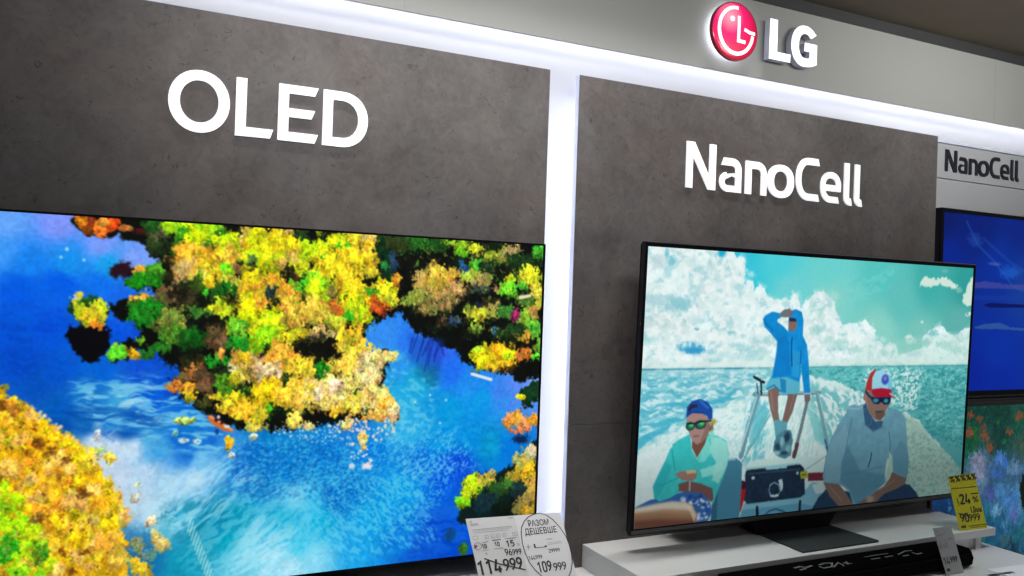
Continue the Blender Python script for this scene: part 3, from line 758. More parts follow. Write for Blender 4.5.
["jitter",[[[1125.2,372.1],[1239.3,375.7],[1241.7,435.4],[1127.5,430.2]],5,5,1.3]],
["grain",[6,0.26,[[393.9,-12.1],[1224,-18.3],[1236.3,297.7],[1177.8,310.5],[1122.2,291.7],[1082.9,286.8],[1048.8,273.3],[1012.3,242.6],[953.6,212.6],[903.5,191.8],[884.6,158.3],[858.9,171.4],[816.9,192.8],[805.5,228.1],[827.2,242.5],[857,238.3],[871,263.5],[854.6,288.5],[847.2,321.7],[878.4,347.6],[879.7,381.2],[745.1,388.6],[665.7,397.4],[611.9,399],[561.1,389.1],[522.1,368.4],[478.4,340.5],[447.9,317.2],[438.5,294.6],[469.6,291.3],[432.2,261],[414.5,242.3],[369.7,257],[339.5,238.7],[355.2,220.5],[388.1,211.1],[337.2,169.8],[369,139.9],[422.6,132.7],[376.9,128.6],[364.4,101.6],[417.6,86.4],[399.5,54],[397.4,-8.7]],55,0.42]],
["grain",[14,0.22,[[393.9,-12.1],[1224,-18.3],[1236.3,297.7],[1177.8,310.5],[1122.2,291.7],[1082.9,286.8],[1048.8,273.3],[1012.3,242.6],[953.6,212.6],[903.5,191.8],[884.6,158.3],[858.9,171.4],[816.9,192.8],[805.5,228.1],[827.2,242.5],[857,238.3],[871,263.5],[854.6,288.5],[847.2,321.7],[878.4,347.6],[879.7,381.2],[745.1,388.6],[665.7,397.4],[611.9,399],[561.1,389.1],[522.1,368.4],[478.4,340.5],[447.9,317.2],[438.5,294.6],[469.6,291.3],[432.2,261],[414.5,242.3],[369.7,257],[339.5,238.7],[355.2,220.5],[388.1,211.1],[337.2,169.8],[369,139.9],[422.6,132.7],[376.9,128.6],[364.4,101.6],[417.6,86.4],[399.5,54],[397.4,-8.7]],66,0.8]],
["poly",[[[1162.7,116.4],[1193,110.9],[1193.2,117.7],[1163.1,124.2]],[235,225,185],1.2]],
["line",[[[1054.3,290.9],[1100.6,303.7]],6.5,[225,230,235]]],
["poly",[[[903.9,204.5],[988.1,216.6],[978.8,277.1],[945.1,289.6],[910.4,259.5]],[18,60,170],8,6,12,0.45]],
["line",[[[926.3,206.4],[912.1,244.7]],3.1,[12,35,130],1.6,0.6]],
["line",[[[939.9,210.5],[926.2,263.8]],3.1,[12,35,130],1.6,0.6]],
["line",[[[953.6,212.6],[936.9,251.1]],3.1,[12,35,130],1.6,0.6]],
["line",[[[960.6,216.8],[951.3,272.5]],3.1,[12,35,130],1.6,0.6]],
["line",[[[972.2,221],[964.6,264]],3.1,[12,35,130],1.6,0.6]],
["line",[[[954.4,234],[942.7,285.3]],3.1,[12,35,130],1.6,0.6]],
["line",[[[979.3,227.5],[987.1,251.2]],3.1,[12,35,130],1.6,0.6]],
["line",[[[915.4,212.8],[907.6,242.5]],3.1,[12,35,130],1.6,0.6]],
["line",[[[945.6,242.6],[956,216.8]],3.1,[12,35,130],1.6,0.6]],
["line",[[[932,238.3],[940.2,219.1]],3.1,[12,35,130],1.6,0.6]],
["line",[[[964.1,251.2],[977.1,229.6]],3.1,[12,35,130],1.6,0.6]],
["ell",[961.2,294.1,18.2,19.3,[10,90,130],0.6,0.6,0.6]],
["ell",[933.7,285.2,11.2,14.9,[10,100,150],0.6,0.5,0.6]],
["poly",[[[269.8,155.3],[277.2,142.6],[288.2,144.1],[323.4,144.8],[335.4,166.2],[331.5,193.5],[319,204.5],[298,197.5],[278.3,176.4]],[15,55,22],2,5,8]],
["poly",[[[274.3,196.1],[321.6,188.2],[338.5,207.9],[340.8,229.6],[323.9,256.8],[311.3,263.9],[295.1,254.8],[278.7,235.2],[268.6,213.9]],[6,6,12],2.5,7,7]],
["crown",[283.8,151.3,7.9,12.5,[205,205,70],4]],
["crown",[280.4,146.1,6.3,5.3,[225,215,220],4]],
["crown",[292.2,169,9.5,14.3,[190,212,30],4]],
["crown",[320.8,164.8,9.7,19.8,[202,212,35],4]],
["crown",[305.4,181.3,12.8,14.4,[212,192,30],4]],
["crown",[317,193.7,8,7.2,[232,125,40],4]],
["crown",[301.3,154.4,9.5,7.2,[25,95,25],4]],
["crown",[308,165,6.4,10.8,[200,200,40],4]],
["crown",[327.8,180.9,6.5,12.6,[190,190,40],4]],
["crown",[177.6,304.4,7.4,5.2,[120,130,50]]],
["crown",[1204.4,340.5,28.2,25,[16,55,28]]],
["crown",[1174.1,344.3,12.6,6.8,[222,202,20]]],
["crown",[1146,397.5,15,13.5,[236,152,85],4]],
["crown",[1166,395.9,22.6,18.1,[242,162,55],4]],
["crown",[1191.7,408.2,20.4,13.6,[232,152,92],4]],
["crown",[1209.3,399.8,12.8,11.4,[232,162,40],4]],
["crown",[1172,421,17.7,6.8,[212,122,72],4]],
["ell",[1180.3,439.4,20.3,9.1,[12,25,60],0.5,0.9,0.5]],
["poly",[[[1033.3,613.5],[1033.9,565.6],[1040.1,544.3],[1053.2,514.6],[1081.7,509.8],[1106,509.2],[1130.5,510.8],[1159.7,494.7],[1184,471.3],[1203.5,449.6],[1228.8,439.4],[1236.7,641.2],[1086.2,627.1]],[12,30,28],2,5,8]],
["crown",[1063.4,532.8,19.2,24.2,[182,228,20],4]],
["crown",[1043.4,568.5,16.6,11,[132,222,20],4]],
["crown",[1057,552.1,16.7,13.2,[190,215,25],4]],
["crown",[1096.8,524.1,19.5,13.3,[205,192,60],4]],
["crown",[1111,514,9.8,11.1,[190,150,70],4]],
["crown",[1132.1,551.1,22.3,17.9,[32,72,30],4]],
["crown",[1096.3,575,29.2,20,[18,48,55],4]],
["crown",[1146,592.4,29.9,18,[10,22,14],4]],
["crown",[1187.2,489.6,22.9,20.4,[190,180,90],4]],
["crown",[1204.3,470.1,17.9,15.9,[200,195,150],4]],
["crown",[1200.9,513.1,23,20.5,[236,190,30],4]],
["crown",[1165.8,522.1,20.1,13.5,[185,165,50],4]],
["crown",[1151.5,539.1,15,11.2,[60,110,40],4]],
["crown",[1212.9,559.4,20.6,29.7,[192,152,62],4]],
["crown",[1193.6,587.4,20.4,22.7,[150,130,62],4]],
["crown",[1177.1,554.4,17.7,15.8,[25,50,50],4]],
["crown",[1209.4,602.3,20.5,13.7,[190,160,40],4]],
["ell",[1015.6,640.1,11.7,15.2,[15,60,90],0.5,0.7,0.5]],
["ell",[1049.8,676.2,9.5,13.2,[40,110,40],0.5,0.8,0.6]],
["crown",[1049.7,671.8,9.5,13.2,[60,120,30]]],
["poly",[[[44.4,288.5],[171.8,304.3],[184,318.3],[193.4,332.4],[202.1,325.7],[217.4,333.1],[226.9,347.4],[242.6,360.2],[264.7,377],[288.9,397.6],[306.8,414.5],[321.9,435.1],[330.7,455.5],[348,489.2],[365.2,512.4],[372.7,540.4],[368.7,567.4],[378.1,601.2],[384.1,632.9],[389.7,697.7],[56.1,653.4]],[225,170,20],3,6,8],{"tex":0.35,"ts":5}],
["scatter",[[[51.4,296.9],[184.2,325.3],[265,384],[322.3,446],[362.2,521.2],[370.9,585.8],[376.1,641.2],[61.3,604.3]],460,7,17,[[242,200,15],[240,180,30],[245,205,40],[235,165,35],[248,205,20],[240,190,90]],1,1,0.5,"crown"]],
["scatter",[[[57.6,487.9],[184.3,463.5],[211.1,508.8],[236.8,554.8],[261.1,638.3],[61.6,614.3]],150,7,15,[[170,228,15],[190,228,20],[140,215,25]],1,1,0.5,"crown"]],
["crown",[192.8,585.1,13.4,20.8,[30,170,30],4]],
["crown",[242.8,595.7,12.3,14.1,[70,150,30],4]],
["crown",[231.7,536.8,10.7,7,[140,110,50],4]],
["crown",[190.6,339.3,10.4,13.9,[200,130,40],4]],
["crown",[191.2,446.6,14.9,15.6,[238,185,80],4]],
["crown",[351.5,592.9,22.9,18.2,[225,160,50],4]],
["crown",[365.6,621.7,16.5,18.3,[215,175,60],4]],
["ell",[306.4,497,9.6,7.2,[95,50,15],0.6,0.85,0.9]],
["ell",[299.8,489.3,6.3,5.4,[95,50,15],0.6,0.85,0.9]],
["ell",[243.8,536.1,9.2,5.3,[95,50,15],0.6,0.85,0.9]],
["ell",[270,534.9,4.7,5.3,[95,50,15],0.6,0.85,0.9]],
["ell",[175.7,333.7,5.9,6.9,[95,50,15],0.6,0.85,0.9]],
["ell",[223.3,375.3,6.1,5.3,[95,50,15],0.6,0.85,0.9]],
["ell",[234.9,405.6,7.6,7,[95,50,15],0.6,0.85,0.9]],
["ell",[212.6,416.6,6,5.2,[95,50,15],0.6,0.85,0.9]],
["ell",[274.4,434.2,7.8,7.1,[95,50,15],0.6,0.85,0.9]],
["ell",[250.7,420.5,9.2,7.1,[95,50,15],0.6,0.85,0.9]],
["ell",[311.6,603.1,8,5.4,[95,50,15],0.6,0.85,0.9]],
["ell",[276.8,597.6,6.3,7.1,[95,50,15],0.6,0.85,0.9]],
["ell",[177,463,4.4,6.9,[95,50,15],0.6,0.85,0.9]],
["ell",[289,636.3,9.5,5.4,[95,50,15],0.6,0.85,0.9]],
["ell",[231.6,396.6,6.1,7,[95,50,15],0.6,0.85,0.9]],
["scatter",[[[59,322],[233.5,361.6],[314,436.5],[362.5,530.4],[369.5,640.4],[68.2,605.1]],380,1.5,4,[[252,225,60],[215,140,20],[250,215,120],[190,120,20]],1,0.55]],
["scatter",[[[202,322.2],[264.5,371.6],[321.7,427.9],[369.1,530.9],[361.9,512.1],[305.4,418.1],[249.1,371]],45,1.5,3,[[240,215,190],[225,205,160]],1,0.9]],
["crown",[331.1,421.2,9.7,7.2,[185,215,90],4]],
["crown",[347.8,434.8,9.8,7.3,[235,215,70],4]],
["crown",[323.7,393.8,3.2,10.8,[190,200,200],4]],
["crown",[390.9,488.7,8.4,3.7,[200,215,180],4]],
["crown",[390,512.5,10,5.5,[205,200,180],4]],
["crown",[420.1,555.6,10.2,9.3,[235,215,170],4]],
["crown",[438.7,602,15.5,13.1,[225,195,110],4]],
["crown",[427.9,584.2,10.3,11.2,[215,200,110],4]],
["crown",[404.4,640.8,16.9,16.6,[235,195,40],4]],
["crown",[397.9,597.8,10.1,18.5,[150,160,110],4]],
["crown",[418.9,620.3,13.6,9.3,[90,130,120],4]],
["jitter",[[[1022,499.4],[1241.7,435.4],[1250.1,651.6],[1026.9,630.3]],4,4,1.3]],
["jitter",[[[1125.2,372.1],[1239.3,375.7],[1241.7,435.4],[1127.5,430.2]],4,4,1.3]],
["jitter",[[[266.1,139.4],[339.3,137.1],[341.7,206],[268.4,206.8]],4,4,1.3]],
["jitter",[[[44.4,288.5],[171.8,304.3],[184,318.3],[193.4,332.4],[202.1,325.7],[217.4,333.1],[226.9,347.4],[242.6,360.2],[264.7,377],[288.9,397.6],[306.8,414.5],[321.9,435.1],[330.7,455.5],[348,489.2],[365.2,512.4],[372.7,540.4],[368.7,567.4],[378.1,601.2],[384.1,632.9],[389.7,697.7],[56.1,653.4]],4,4,1.3]],
["jitter",[[[319.9,373.8],[457,482.2],[463.3,662.6],[329,646.5]],4,4,1.3]],
["grain",[5,0.2,[[44.4,288.5],[171.8,304.3],[184,318.3],[193.4,332.4],[202.1,325.7],[217.4,333.1],[226.9,347.4],[242.6,360.2],[264.7,377],[288.9,397.6],[306.8,414.5],[321.9,435.1],[330.7,455.5],[348,489.2],[365.2,512.4],[372.7,540.4],[368.7,567.4],[378.1,601.2],[384.1,632.9],[389.7,697.7],[56.1,653.4]],57,0.5]],
["grain",[16,0.16,[[44.4,288.5],[171.8,304.3],[184,318.3],[193.4,332.4],[202.1,325.7],[217.4,333.1],[226.9,347.4],[242.6,360.2],[264.7,377],[288.9,397.6],[306.8,414.5],[321.9,435.1],[330.7,455.5],[348,489.2],[365.2,512.4],[372.7,540.4],[368.7,567.4],[378.1,601.2],[384.1,632.9],[389.7,697.7],[56.1,653.4]],67,0.8]],
["line",[[[482.3,580.1],[488.5,556.2]],2,[200,235,225],0.8,0.75]],
["line",[[[485.9,582.3],[492.2,562.2]],1.4,[185,228,222],0.8,0.6]],
["line",[[[485.8,589.4],[492,565.4]],2,[200,235,225],0.8,0.75]],
["line",[[[489.4,591.6],[495.8,571.4]],1.4,[185,228,222],0.8,0.6]],
["line",[[[489.3,598.6],[495.5,574.7]],2,[200,235,225],0.8,0.75]],
["line",[[[492.9,600.9],[499.3,580.7]],1.4,[185,228,222],0.8,0.6]],
["line",[[[492.8,607.9],[499.1,584]],2,[200,235,225],0.8,0.75]],
["line",[[[496.5,610.2],[502.9,590]],1.4,[185,228,222],0.8,0.6]],
["line",[[[496.4,617.2],[502.6,593.3]],2,[200,235,225],0.8,0.75]],
["line",[[[500,619.5],[506.4,599.3]],1.4,[185,228,222],0.8,0.6]],
["line",[[[499.9,626.6],[506.2,602.6]],2,[200,235,225],0.8,0.75]],
["line",[[[503.6,628.9],[510,608.7]],1.4,[185,228,222],0.8,0.6]],
["line",[[[503.5,635.9],[509.8,611.9]],2,[200,235,225],0.8,0.75]],
["line",[[[507.1,638.2],[513.6,618]],1.4,[185,228,222],0.8,0.6]],
["line",[[[507,645.3],[513.3,621.3]],2,[200,235,225],0.8,0.75]],
["line",[[[510.7,647.6],[517.1,627.4]],1.4,[185,228,222],0.8,0.6]],
["line",[[[510.6,654.6],[516.9,630.7]],2,[200,235,225],0.8,0.75]],
["line",[[[514.3,657],[520.7,636.8]],1.4,[185,228,222],0.8,0.6]],
["line",[[[514.2,664],[520.5,640.1]],2,[200,235,225],0.8,0.75]],
["line",[[[517.8,666.4],[524.3,646.2]],1.4,[185,228,222],0.8,0.6]],
["line",[[[517.8,673.5],[524.1,649.5]],2,[200,235,225],0.8,0.75]],
["line",[[[521.4,675.8],[527.9,655.6]],1.4,[185,228,222],0.8,0.6]],
["line",[[[521.3,682.9],[527.7,658.9]],2,[200,235,225],0.8,0.75]],
["line",[[[525,685.3],[531.5,665.1]],1.4,[185,228,222],0.8,0.6]],
["poly",[[[510.2,363.3],[516.5,362.5],[536.9,376.6],[557.5,390.9],[558.6,397.7],[541.1,394.1],[520.8,381.7],[510.5,370.9]],[205,105,50],1.2]],
["line",[[[514.8,365.3],[537,379.5],[555.7,392.8]],3.2,[235,165,110],0.8]],
["ell",[526.7,371.5,4,4.8,[60,25,35]]],
["ell",[530.2,366.8,2.9,3.4,[210,205,225]]],
["ell",[536.9,378.6,3.6,2.9,[60,30,30]]],
["ell",[546.3,385.6,5.5,2.9,[215,225,235]]],
["ell",[528.5,395.4,3.6,5.7,[10,45,110],0.5,0.8]],
["soften",[1]]]
OPS_BOAT = [
["idw",[[[-7.7,21.7,215,232,235],[285.1,6.5,45,192,215],[421.5,18,75,205,215],[602.8,25.7,105,208,205],[798.2,36.8,85,195,190],[1009.2,48.9,62,172,167],[1180.6,51.6,45,155,152],[609.6,113,130,208,200],[811.2,193.1,135,207,195],[980.9,220.6,120,195,185],[1154.9,173.9,92,175,170],[323.1,74.4,60,198,215],[462,90.5,110,207,210],[886.1,105.4,95,190,185]],3.2,6,60]],
["poly",[[[-24.4,-13.4],[261.4,-5],[276,17.2],[288.6,8.9],[302.1,13.4],[306.9,33.7],[303.5,80.2],[319.2,66.7],[333,71.4],[338.4,99.7],[353.9,81],[374.8,88.1],[383,106.2],[415,118.4],[435.9,117.8],[449.3,109.5],[464.4,122.4],[473.4,100.8],[491.4,102.9],[501.2,137.5],[521.2,115.5],[535.7,115.1],[552.3,92.9],[585.3,89.2],[609.2,107.6],[625.1,118.1],[634.8,145.4],[664.3,180.9],[690.8,174.9],[737.4,171.4],[752.5,162.7],[770,182.2],[795,193.3],[789.8,227.4],[809.5,221.6],[831.5,241.6],[854.9,227.1],[880.5,235.7],[891.5,267.5],[941.1,256],[991.6,244.2],[989,214.6],[1021.8,190.7],[1069,175.2],[1102.5,198.8],[1135.1,207.5],[1178.8,182.8],[1224.9,176],[1238.2,317.9],[-4.5,304]],[216,236,236],1.5,5,8],{"tex":0.1,"ts":60}],
["ripple",[[[-24.4,-13.4],[261.4,-5],[276,17.2],[288.6,8.9],[302.1,13.4],[306.9,33.7],[303.5,80.2],[319.2,66.7],[333,71.4],[338.4,99.7],[353.9,81],[374.8,88.1],[383,106.2],[415,118.4],[435.9,117.8],[449.3,109.5],[464.4,122.4],[473.4,100.8],[491.4,102.9],[501.2,137.5],[521.2,115.5],[535.7,115.1],[552.3,92.9],[585.3,89.2],[609.2,107.6],[625.1,118.1],[634.8,145.4],[664.3,180.9],[690.8,174.9],[737.4,171.4],[752.5,162.7],[770,182.2],[795,193.3],[789.8,227.4],[809.5,221.6],[831.5,241.6],[854.9,227.1],[880.5,235.7],[891.5,267.5],[941.1,256],[991.6,244.2],[989,214.6],[1021.8,190.7],[1069,175.2],[1102.5,198.8],[1135.1,207.5],[1178.8,182.8],[1224.9,176],[1238.2,317.9],[-4.5,304]],5,16,[160,208,215],0.7],{"asp":1.6,"cut":0.6,"ws":60}],
["ripple",[[[-24.4,-13.4],[261.4,-5],[276,17.2],[288.6,8.9],[302.1,13.4],[306.9,33.7],[303.5,80.2],[319.2,66.7],[333,71.4],[338.4,99.7],[353.9,81],[374.8,88.1],[383,106.2],[415,118.4],[435.9,117.8],[449.3,109.5],[464.4,122.4],[473.4,100.8],[491.4,102.9],[501.2,137.5],[521.2,115.5],[535.7,115.1],[552.3,92.9],[585.3,89.2],[609.2,107.6],[625.1,118.1],[634.8,145.4],[664.3,180.9],[690.8,174.9],[737.4,171.4],[752.5,162.7],[770,182.2],[795,193.3],[789.8,227.4],[809.5,221.6],[831.5,241.6],[854.9,227.1],[880.5,235.7],[891.5,267.5],[941.1,256],[991.6,244.2],[989,214.6],[1021.8,190.7],[1069,175.2],[1102.5,198.8],[1135.1,207.5],[1178.8,182.8],[1224.9,176],[1238.2,317.9],[-4.5,304]],0,13,[240,248,246],0.7],{"asp":1.3,"cut":0.54,"ws":50}],
["poly",[[[734.8,236.2],[1226.1,188.3],[1238.2,317.9],[701.8,311.9]],[170,215,200],10,6,20],{"a":0.35}],
["ell",[56.7,15.9,6,12.2,[110,190,205],0.5,0.9,0.7]],
["ell",[72.8,32.2,12,12.2,[120,195,208],0.5,0.9,0.7]],
["ell",[62.5,59.6,11.9,14.6,[160,212,218],0.5,0.7,0.7]],
["ell",[31.3,36.6,20.6,16.9,[190,212,218],0.5,0.7,0.7]],
["ell",[28.4,129,41.2,14.6,[165,205,212],0.5,0.8,0.7]],
["ell",[103.8,136.8,42.6,17.3,[135,195,205],0.5,0.85,0.7]],
["ell",[78.7,122.7,18.1,7.4,[150,205,212],0.5,0.6,0.7]],
["ell",[147.6,100.8,15.5,19.9,[160,208,215],0.5,0.8,0.7]],
["ell",[161.8,80.3,9.4,12.5,[180,215,220],0.5,0.7,0.7]],
["ell",[197.2,43.8,12.7,15.1,[190,215,218],0.5,0.7,0.7]],
["ell",[214.2,60.7,9.6,12.6,[185,214,218],0.5,0.7,0.7]],
["ell",[226.4,4.5,12.8,10.1,[30,170,205],0.5,1,0.7]],
["ell",[130.6,31.9,21.5,14.8,[200,222,225],0.5,0.6,0.7]],
["ell",[160.3,198,9.4,3.8,[110,175,190],0.5,0.8,0.7]],
["ell",[272.9,206.9,13.1,5.1,[120,190,200],0.5,0.8,0.7]],
["ell",[284.9,237.7,16.5,6.4,[150,205,212],0.5,0.7,0.7]],
["ell",[146.4,175.7,21.7,12.5,[195,222,225],0.5,0.7,0.7]],
["ell",[5.2,226.5,35,9.7,[160,212,212],0.5,0.6,0.7]],
["ell",[222.5,276,22.4,6.4,[115,190,205],0.5,0.8,0.7]],
["ell",[211.6,255.7,12.8,7.6,[130,200,212],0.5,0.7,0.7]],
["ell",[253.9,263.4,32.5,7.7,[170,215,218],0.5,0.6,0.7]],
["ell",[308.6,245.4,19.9,10.3,[150,205,212],0.5,0.7,0.7]],
["ell",[337.1,271.3,40.4,7.8,[160,212,214],0.5,0.6,0.7]],
["ell",[380.1,255.7,27.4,13.1,[165,214,214],0.5,0.6,0.7]],
["ell",[360.8,224.4,20.4,10.5,[150,205,210],0.5,0.7,0.7]],
["ell",[402.5,232,17.3,7.9,[160,210,210],0.5,0.6,0.7]],
["ell",[544.1,128.4,11,18.9,[170,212,205],0.5,0.6,0.7]],
["ell",[575.6,154.9,14.8,19.1,[165,212,205],0.5,0.6,0.7]],
["ell",[560.3,195.9,22.1,13.6,[150,205,195],0.5,0.6,0.7]],
["ell",[657.2,236.4,30.6,13.9,[140,202,195],0.5,0.6,0.7]],
["ell",[610.7,222.8,18.8,11,[160,210,200],0.5,0.6,0.7]],
["ell",[716.3,250.3,23.5,8.4,[150,205,198],0.5,0.6,0.7]],
["ell",[837,258.8,16.4,11.5,[150,205,198],0.5,0.6,0.7]],
["ell",[869.3,250.2,8.3,14.4,[130,195,188],0.5,0.6,0.7]],
["ell",[1003.3,229.3,21.8,11.8,[130,195,188],0.5,0.7,0.7]],
["ell",[1035.7,199.4,22,8.9,[115,190,190],0.5,0.8,0.7]],
["ell",[1092.3,235,35.9,12,[150,205,195],0.5,0.6,0.7]],
["ell",[1148.1,250,36.7,12.2,[140,200,190],0.5,0.5,0.7]],
["ell",[620,101.8,18.8,13.7,[190,225,215],0.5,0.5,0.7]],
["ell",[144.8,245.7,40.3,13.7,[75,168,205],0.35,0.95,0.5]],
["ell",[154.6,253.1,31.1,7.5,[45,150,200],0.4,0.8,0.4]],
["ell",[122.6,235.7,4.6,7.5,[190,225,230],0.5,0.9,0.3]],
["ell",[141.1,235.7,4.6,7.5,[190,225,230],0.5,0.9,0.3]],
["ell",[162.8,235.6,4.7,7.5,[190,225,230],0.5,0.9,0.3]],
["scatter",[[[-7.7,21.7],[270,25.2],[501.6,142.9],[609.6,113],[771,193.5],[1183.6,234.6],[1189,292.8],[8.8,284.7]],160,3,9,[[228,242,240],[235,245,242],[185,220,222],[205,230,230]],1.4,0.55,0.8]],
["poly",[[[-6,279.8],[1210.3,271.4],[1214.6,317.6],[-4.5,304]],[205,228,220],6,0,1,0.5]],
["poly",[[[962.7,62.3],[985.7,29.2],[1007.9,34.2],[1043.4,38.7],[1064.8,28.9],[1097.1,39.6],[1134.9,56.3],[1126.9,68.6],[1099.3,63.5],[1053.6,53.2],[1010.5,63.6]],[205,228,215],2.5,9,9]],
["poly",[[[1204.8,11],[1180.6,51.6],[1157.1,98],[1168,115.9],[1219.2,114.7]],[205,228,215],2.5,9,9]],
["poly",[[[1175.1,143.2],[1220.6,130],[1222.6,151.5]],[205,228,215],2.5,9,9]],
["poly",[[[908.5,221],[936.8,206.2],[950.6,217.8]],[205,228,215],2.5,9,9]],
["ell",[984.9,167.5,6.5,4.4,[190,225,215],0.4]],
["ell",[1140.6,68.2,13.7,9,[140,195,180],0.5,0.7,0.4]],
["ell",[1072.3,13.7,13.4,4.5,[120,190,175],0.5,0.6,0.4]],
["ripple",[[[605.3,58.4],[878.7,19.1],[804.1,107.7],[609.6,113]],-12,14,[130,215,210],0.35],{"asp":5,"cut":0.5}],
["poly",[[[-16.5,297.8],[322.2,297.3],[623.9,295.8],[1236.2,296.2],[1278.7,749.5],[9.4,714.3]],[120,195,200],0.8]],
["poly",[[[-16.5,297.8],[372.9,297.7],[377.5,360.9],[184.2,414.8],[-5.8,469]],[140,200,208],8,4,20,0.8]],
["poly",[[[-15.7,311.1],[177.3,311.1],[123.5,437.7],[-2.8,517.8]],[130,200,212],8,4,20,0.8]],
["poly",[[[513.2,296.3],[1236.2,296.2],[1255.1,498.1],[1050.9,519.5],[913.3,425.2],[516.9,345]],[82,182,182],8,4,20,0.8]],
["poly",[[[902.6,299.6],[1236.2,296.2],[1269.8,654.9],[1098.4,552],[934.5,425.8]],[75,168,168],8,4,20,0.8]],
["line",[[[-16.5,298.3],[322.3,297.8]],4,[60,140,165],0.8]],
["line",[[[322.3,297.8],[624,296.4],[1236.3,297.1]],2.9,[70,140,150],0.8,0.8]],
["ripple",[[[-16.3,301.5],[513.4,299],[378,368.8],[155.4,451.5],[-4.3,493.4]],-2,6,[215,238,240],0.75],{"asp":3.5,"cut":0.5}],
["ripple",[[[-15.2,318.4],[373.7,308.2],[247.4,404.1],[-5.1,481.2]],-2,6.5,[60,165,190],0.7],{"asp":4,"cut":0.57}],
["ripple",[[[513.4,299],[1236.5,299.3],[1261,560.7],[1050.9,519.5],[869,394.8],[516.9,345]],0,5.5,[35,130,140],0.65],{"asp":3,"cut":0.55}],
["ripple",[[[513.4,299],[1236.5,299.3],[1187.3,526],[869,394.8]],0,5,[150,215,210],0.6],{"asp":2.4,"cut":0.56}],
["ripple",[[[771.8,301.3],[1009.9,303.4],[977.9,433.1],[870.3,409.3],[742.8,334.9]],0,5,[225,245,240],0.85],{"asp":1.6,"cut":0.52}],
["poly",[[[44.7,385.5],[95.3,379.5],[151.2,388.5],[96.1,391.9]],[60,170,195],2,3,8,0.85]],
["poly",[[[18.2,433.5],[106.9,417.1],[138.1,425.7],[48.3,442.1]],[60,170,195],2,3,8,0.85]],
["poly",[[[-5.8,469],[48.6,447],[98.9,434.2],[87.7,448.7],[35.3,471],[-4,498.3]],[60,170,195],2,3,8,0.85]],
["poly",[[[197.9,382.3],[271,368.8],[294.6,377.2],[220.7,390.5]],[60,170,195],2,3,8,0.85]],
["poly",[[[-9.2,507.7],[50.3,474.1],[139.1,440.8],[231.3,403.6],[327.7,375.4],[411.2,351],[514.9,317.9],[559.1,323.9],[665.4,339.3],[786.9,386.9],[830.3,422.5],[935,431.7],[992.9,457.3],[1049.8,507.4],[1126.1,559.6],[1216,635.7],[1223.3,713.7],[856.9,742.5],[3.5,713.7]],[212,234,232],4,9,14],{"tex":0.04,"ts":8}],
["poly",[[[926.8,434.4],[992.9,457.3],[1049.8,507.4],[1126.1,559.6],[1216,635.7],[1223.3,713.7],[856.9,742.5],[878.9,511.3]],[160,200,182],6,6,12,0.85],{"tex":0.08,"ts":8}],
["ripple",[[[-10.1,493.1],[185.9,440.2],[328.1,380.6],[339.2,537.9],[66.7,497.2]],-20,5,[150,205,210],0.6],{"asp":2,"cut":0.56}],
["ripple",[[[935.8,440.6],[1195.8,618.9],[1204.4,712.2],[957.4,692.4]],0,5,[110,160,150],0.6],{"asp":1.6,"cut":0.58}],
["ripple",[[[327.7,375.4],[413.5,382.9],[407.7,541.9],[340.2,551]],-60,7,[60,170,190],0.7],{"asp":3,"cut":0.48}],
["ripple",[[[515.9,331.4],[786.2,378.4],[754.4,476.9],[626.9,527]],40,7,[80,175,180],0.75],{"asp":2.5,"cut":0.47}],
["ripple",[[[372.1,381.8],[575,387.1],[606.4,553.5],[356.5,544.1]],-70,5,[160,215,210],0.6],{"asp":3,"cut":0.52}],
["poly",[[[542.9,399.9],[605.3,443],[626.5,521.4],[583.4,497.1]],[110,195,195],4,4,8,0.7]],
["poly",[[[361.9,381.5],[415.4,409.4],[379.7,487.4],[347.5,512.1]],[80,175,190],4,5,8,0.7]],
["poly",[[[327.5,704.7],[341.1,564.2],[373.2,539.8],[531.5,538.2],[598.5,547.5],[654.1,584.2],[653.1,667.9],[588.2,704.2]],[196,226,222],2,1,6]],
["line",[[[329.5,542.5],[416.4,422.7]],3.2,[110,150,155],0.7]],
["line",[[[552.7,577.7],[635.6,541.3]],2.7,[110,150,155],0.7,0.8]],
["poly",[[[327.3,702.1],[343.9,651],[540,650.7],[581.2,612.6],[641.9,622.4],[630.2,666.1],[587.6,695.8],[327.1,699.5]],[118,178,198],1.5]],
["poly",[[[327.5,704.7],[338.4,669],[541.2,667.2],[586.3,679.2],[580.5,700.7]],[85,150,178],2]],
["poly",[[[564.4,586.7],[627.9,588.1],[629.7,611.8],[566.1,608.8]],[110,30,45],1]],
["poly",[[[581.8,620.9],[626.3,615.8],[636,644.3],[598.7,647]],[190,215,215],1.5]],
["line",[[[357.5,367],[592,366.9]],9.9,[95,140,152],0.8]],
["line",[[[364.1,365.3],[584.4,364.8]],3.2,[165,200,205],0.7]],
["line",[[[371.4,371.2],[346.2,446.5],[325,526.6]],16.2,[100,150,162],0.9]],
["line",[[[366.4,373.7],[320.9,515.9]],4.5,[170,205,208],0.8]],
["line",[[[580.9,368.1],[609.1,443.1],[639.4,541.5]],14.4,[110,160,168],0.9]],
["line",[[[588.6,371],[631.2,485.6]],4,[175,205,208],0.7]],
["line",[[[620.9,498.9],[634.9,532.9]],5.4,[40,90,150],0.8]],
["line",[[[545.9,391.8],[529.4,461.9],[512.5,526.3]],11.7,[105,122,132],0.9]],
["line",[[[518.3,507.6],[509.7,537]],14.4,[85,60,70],0.9]],
["line",[[[354.2,321.1],[389.4,336.1]],7.2,[20,30,45],0.7]],
["line",[[[378.8,332],[383,366.2]],6.3,[25,45,60],0.7]],
["line",[[[365.7,339.6],[370.8,363.3]],4.5,[50,80,95],0.7]],
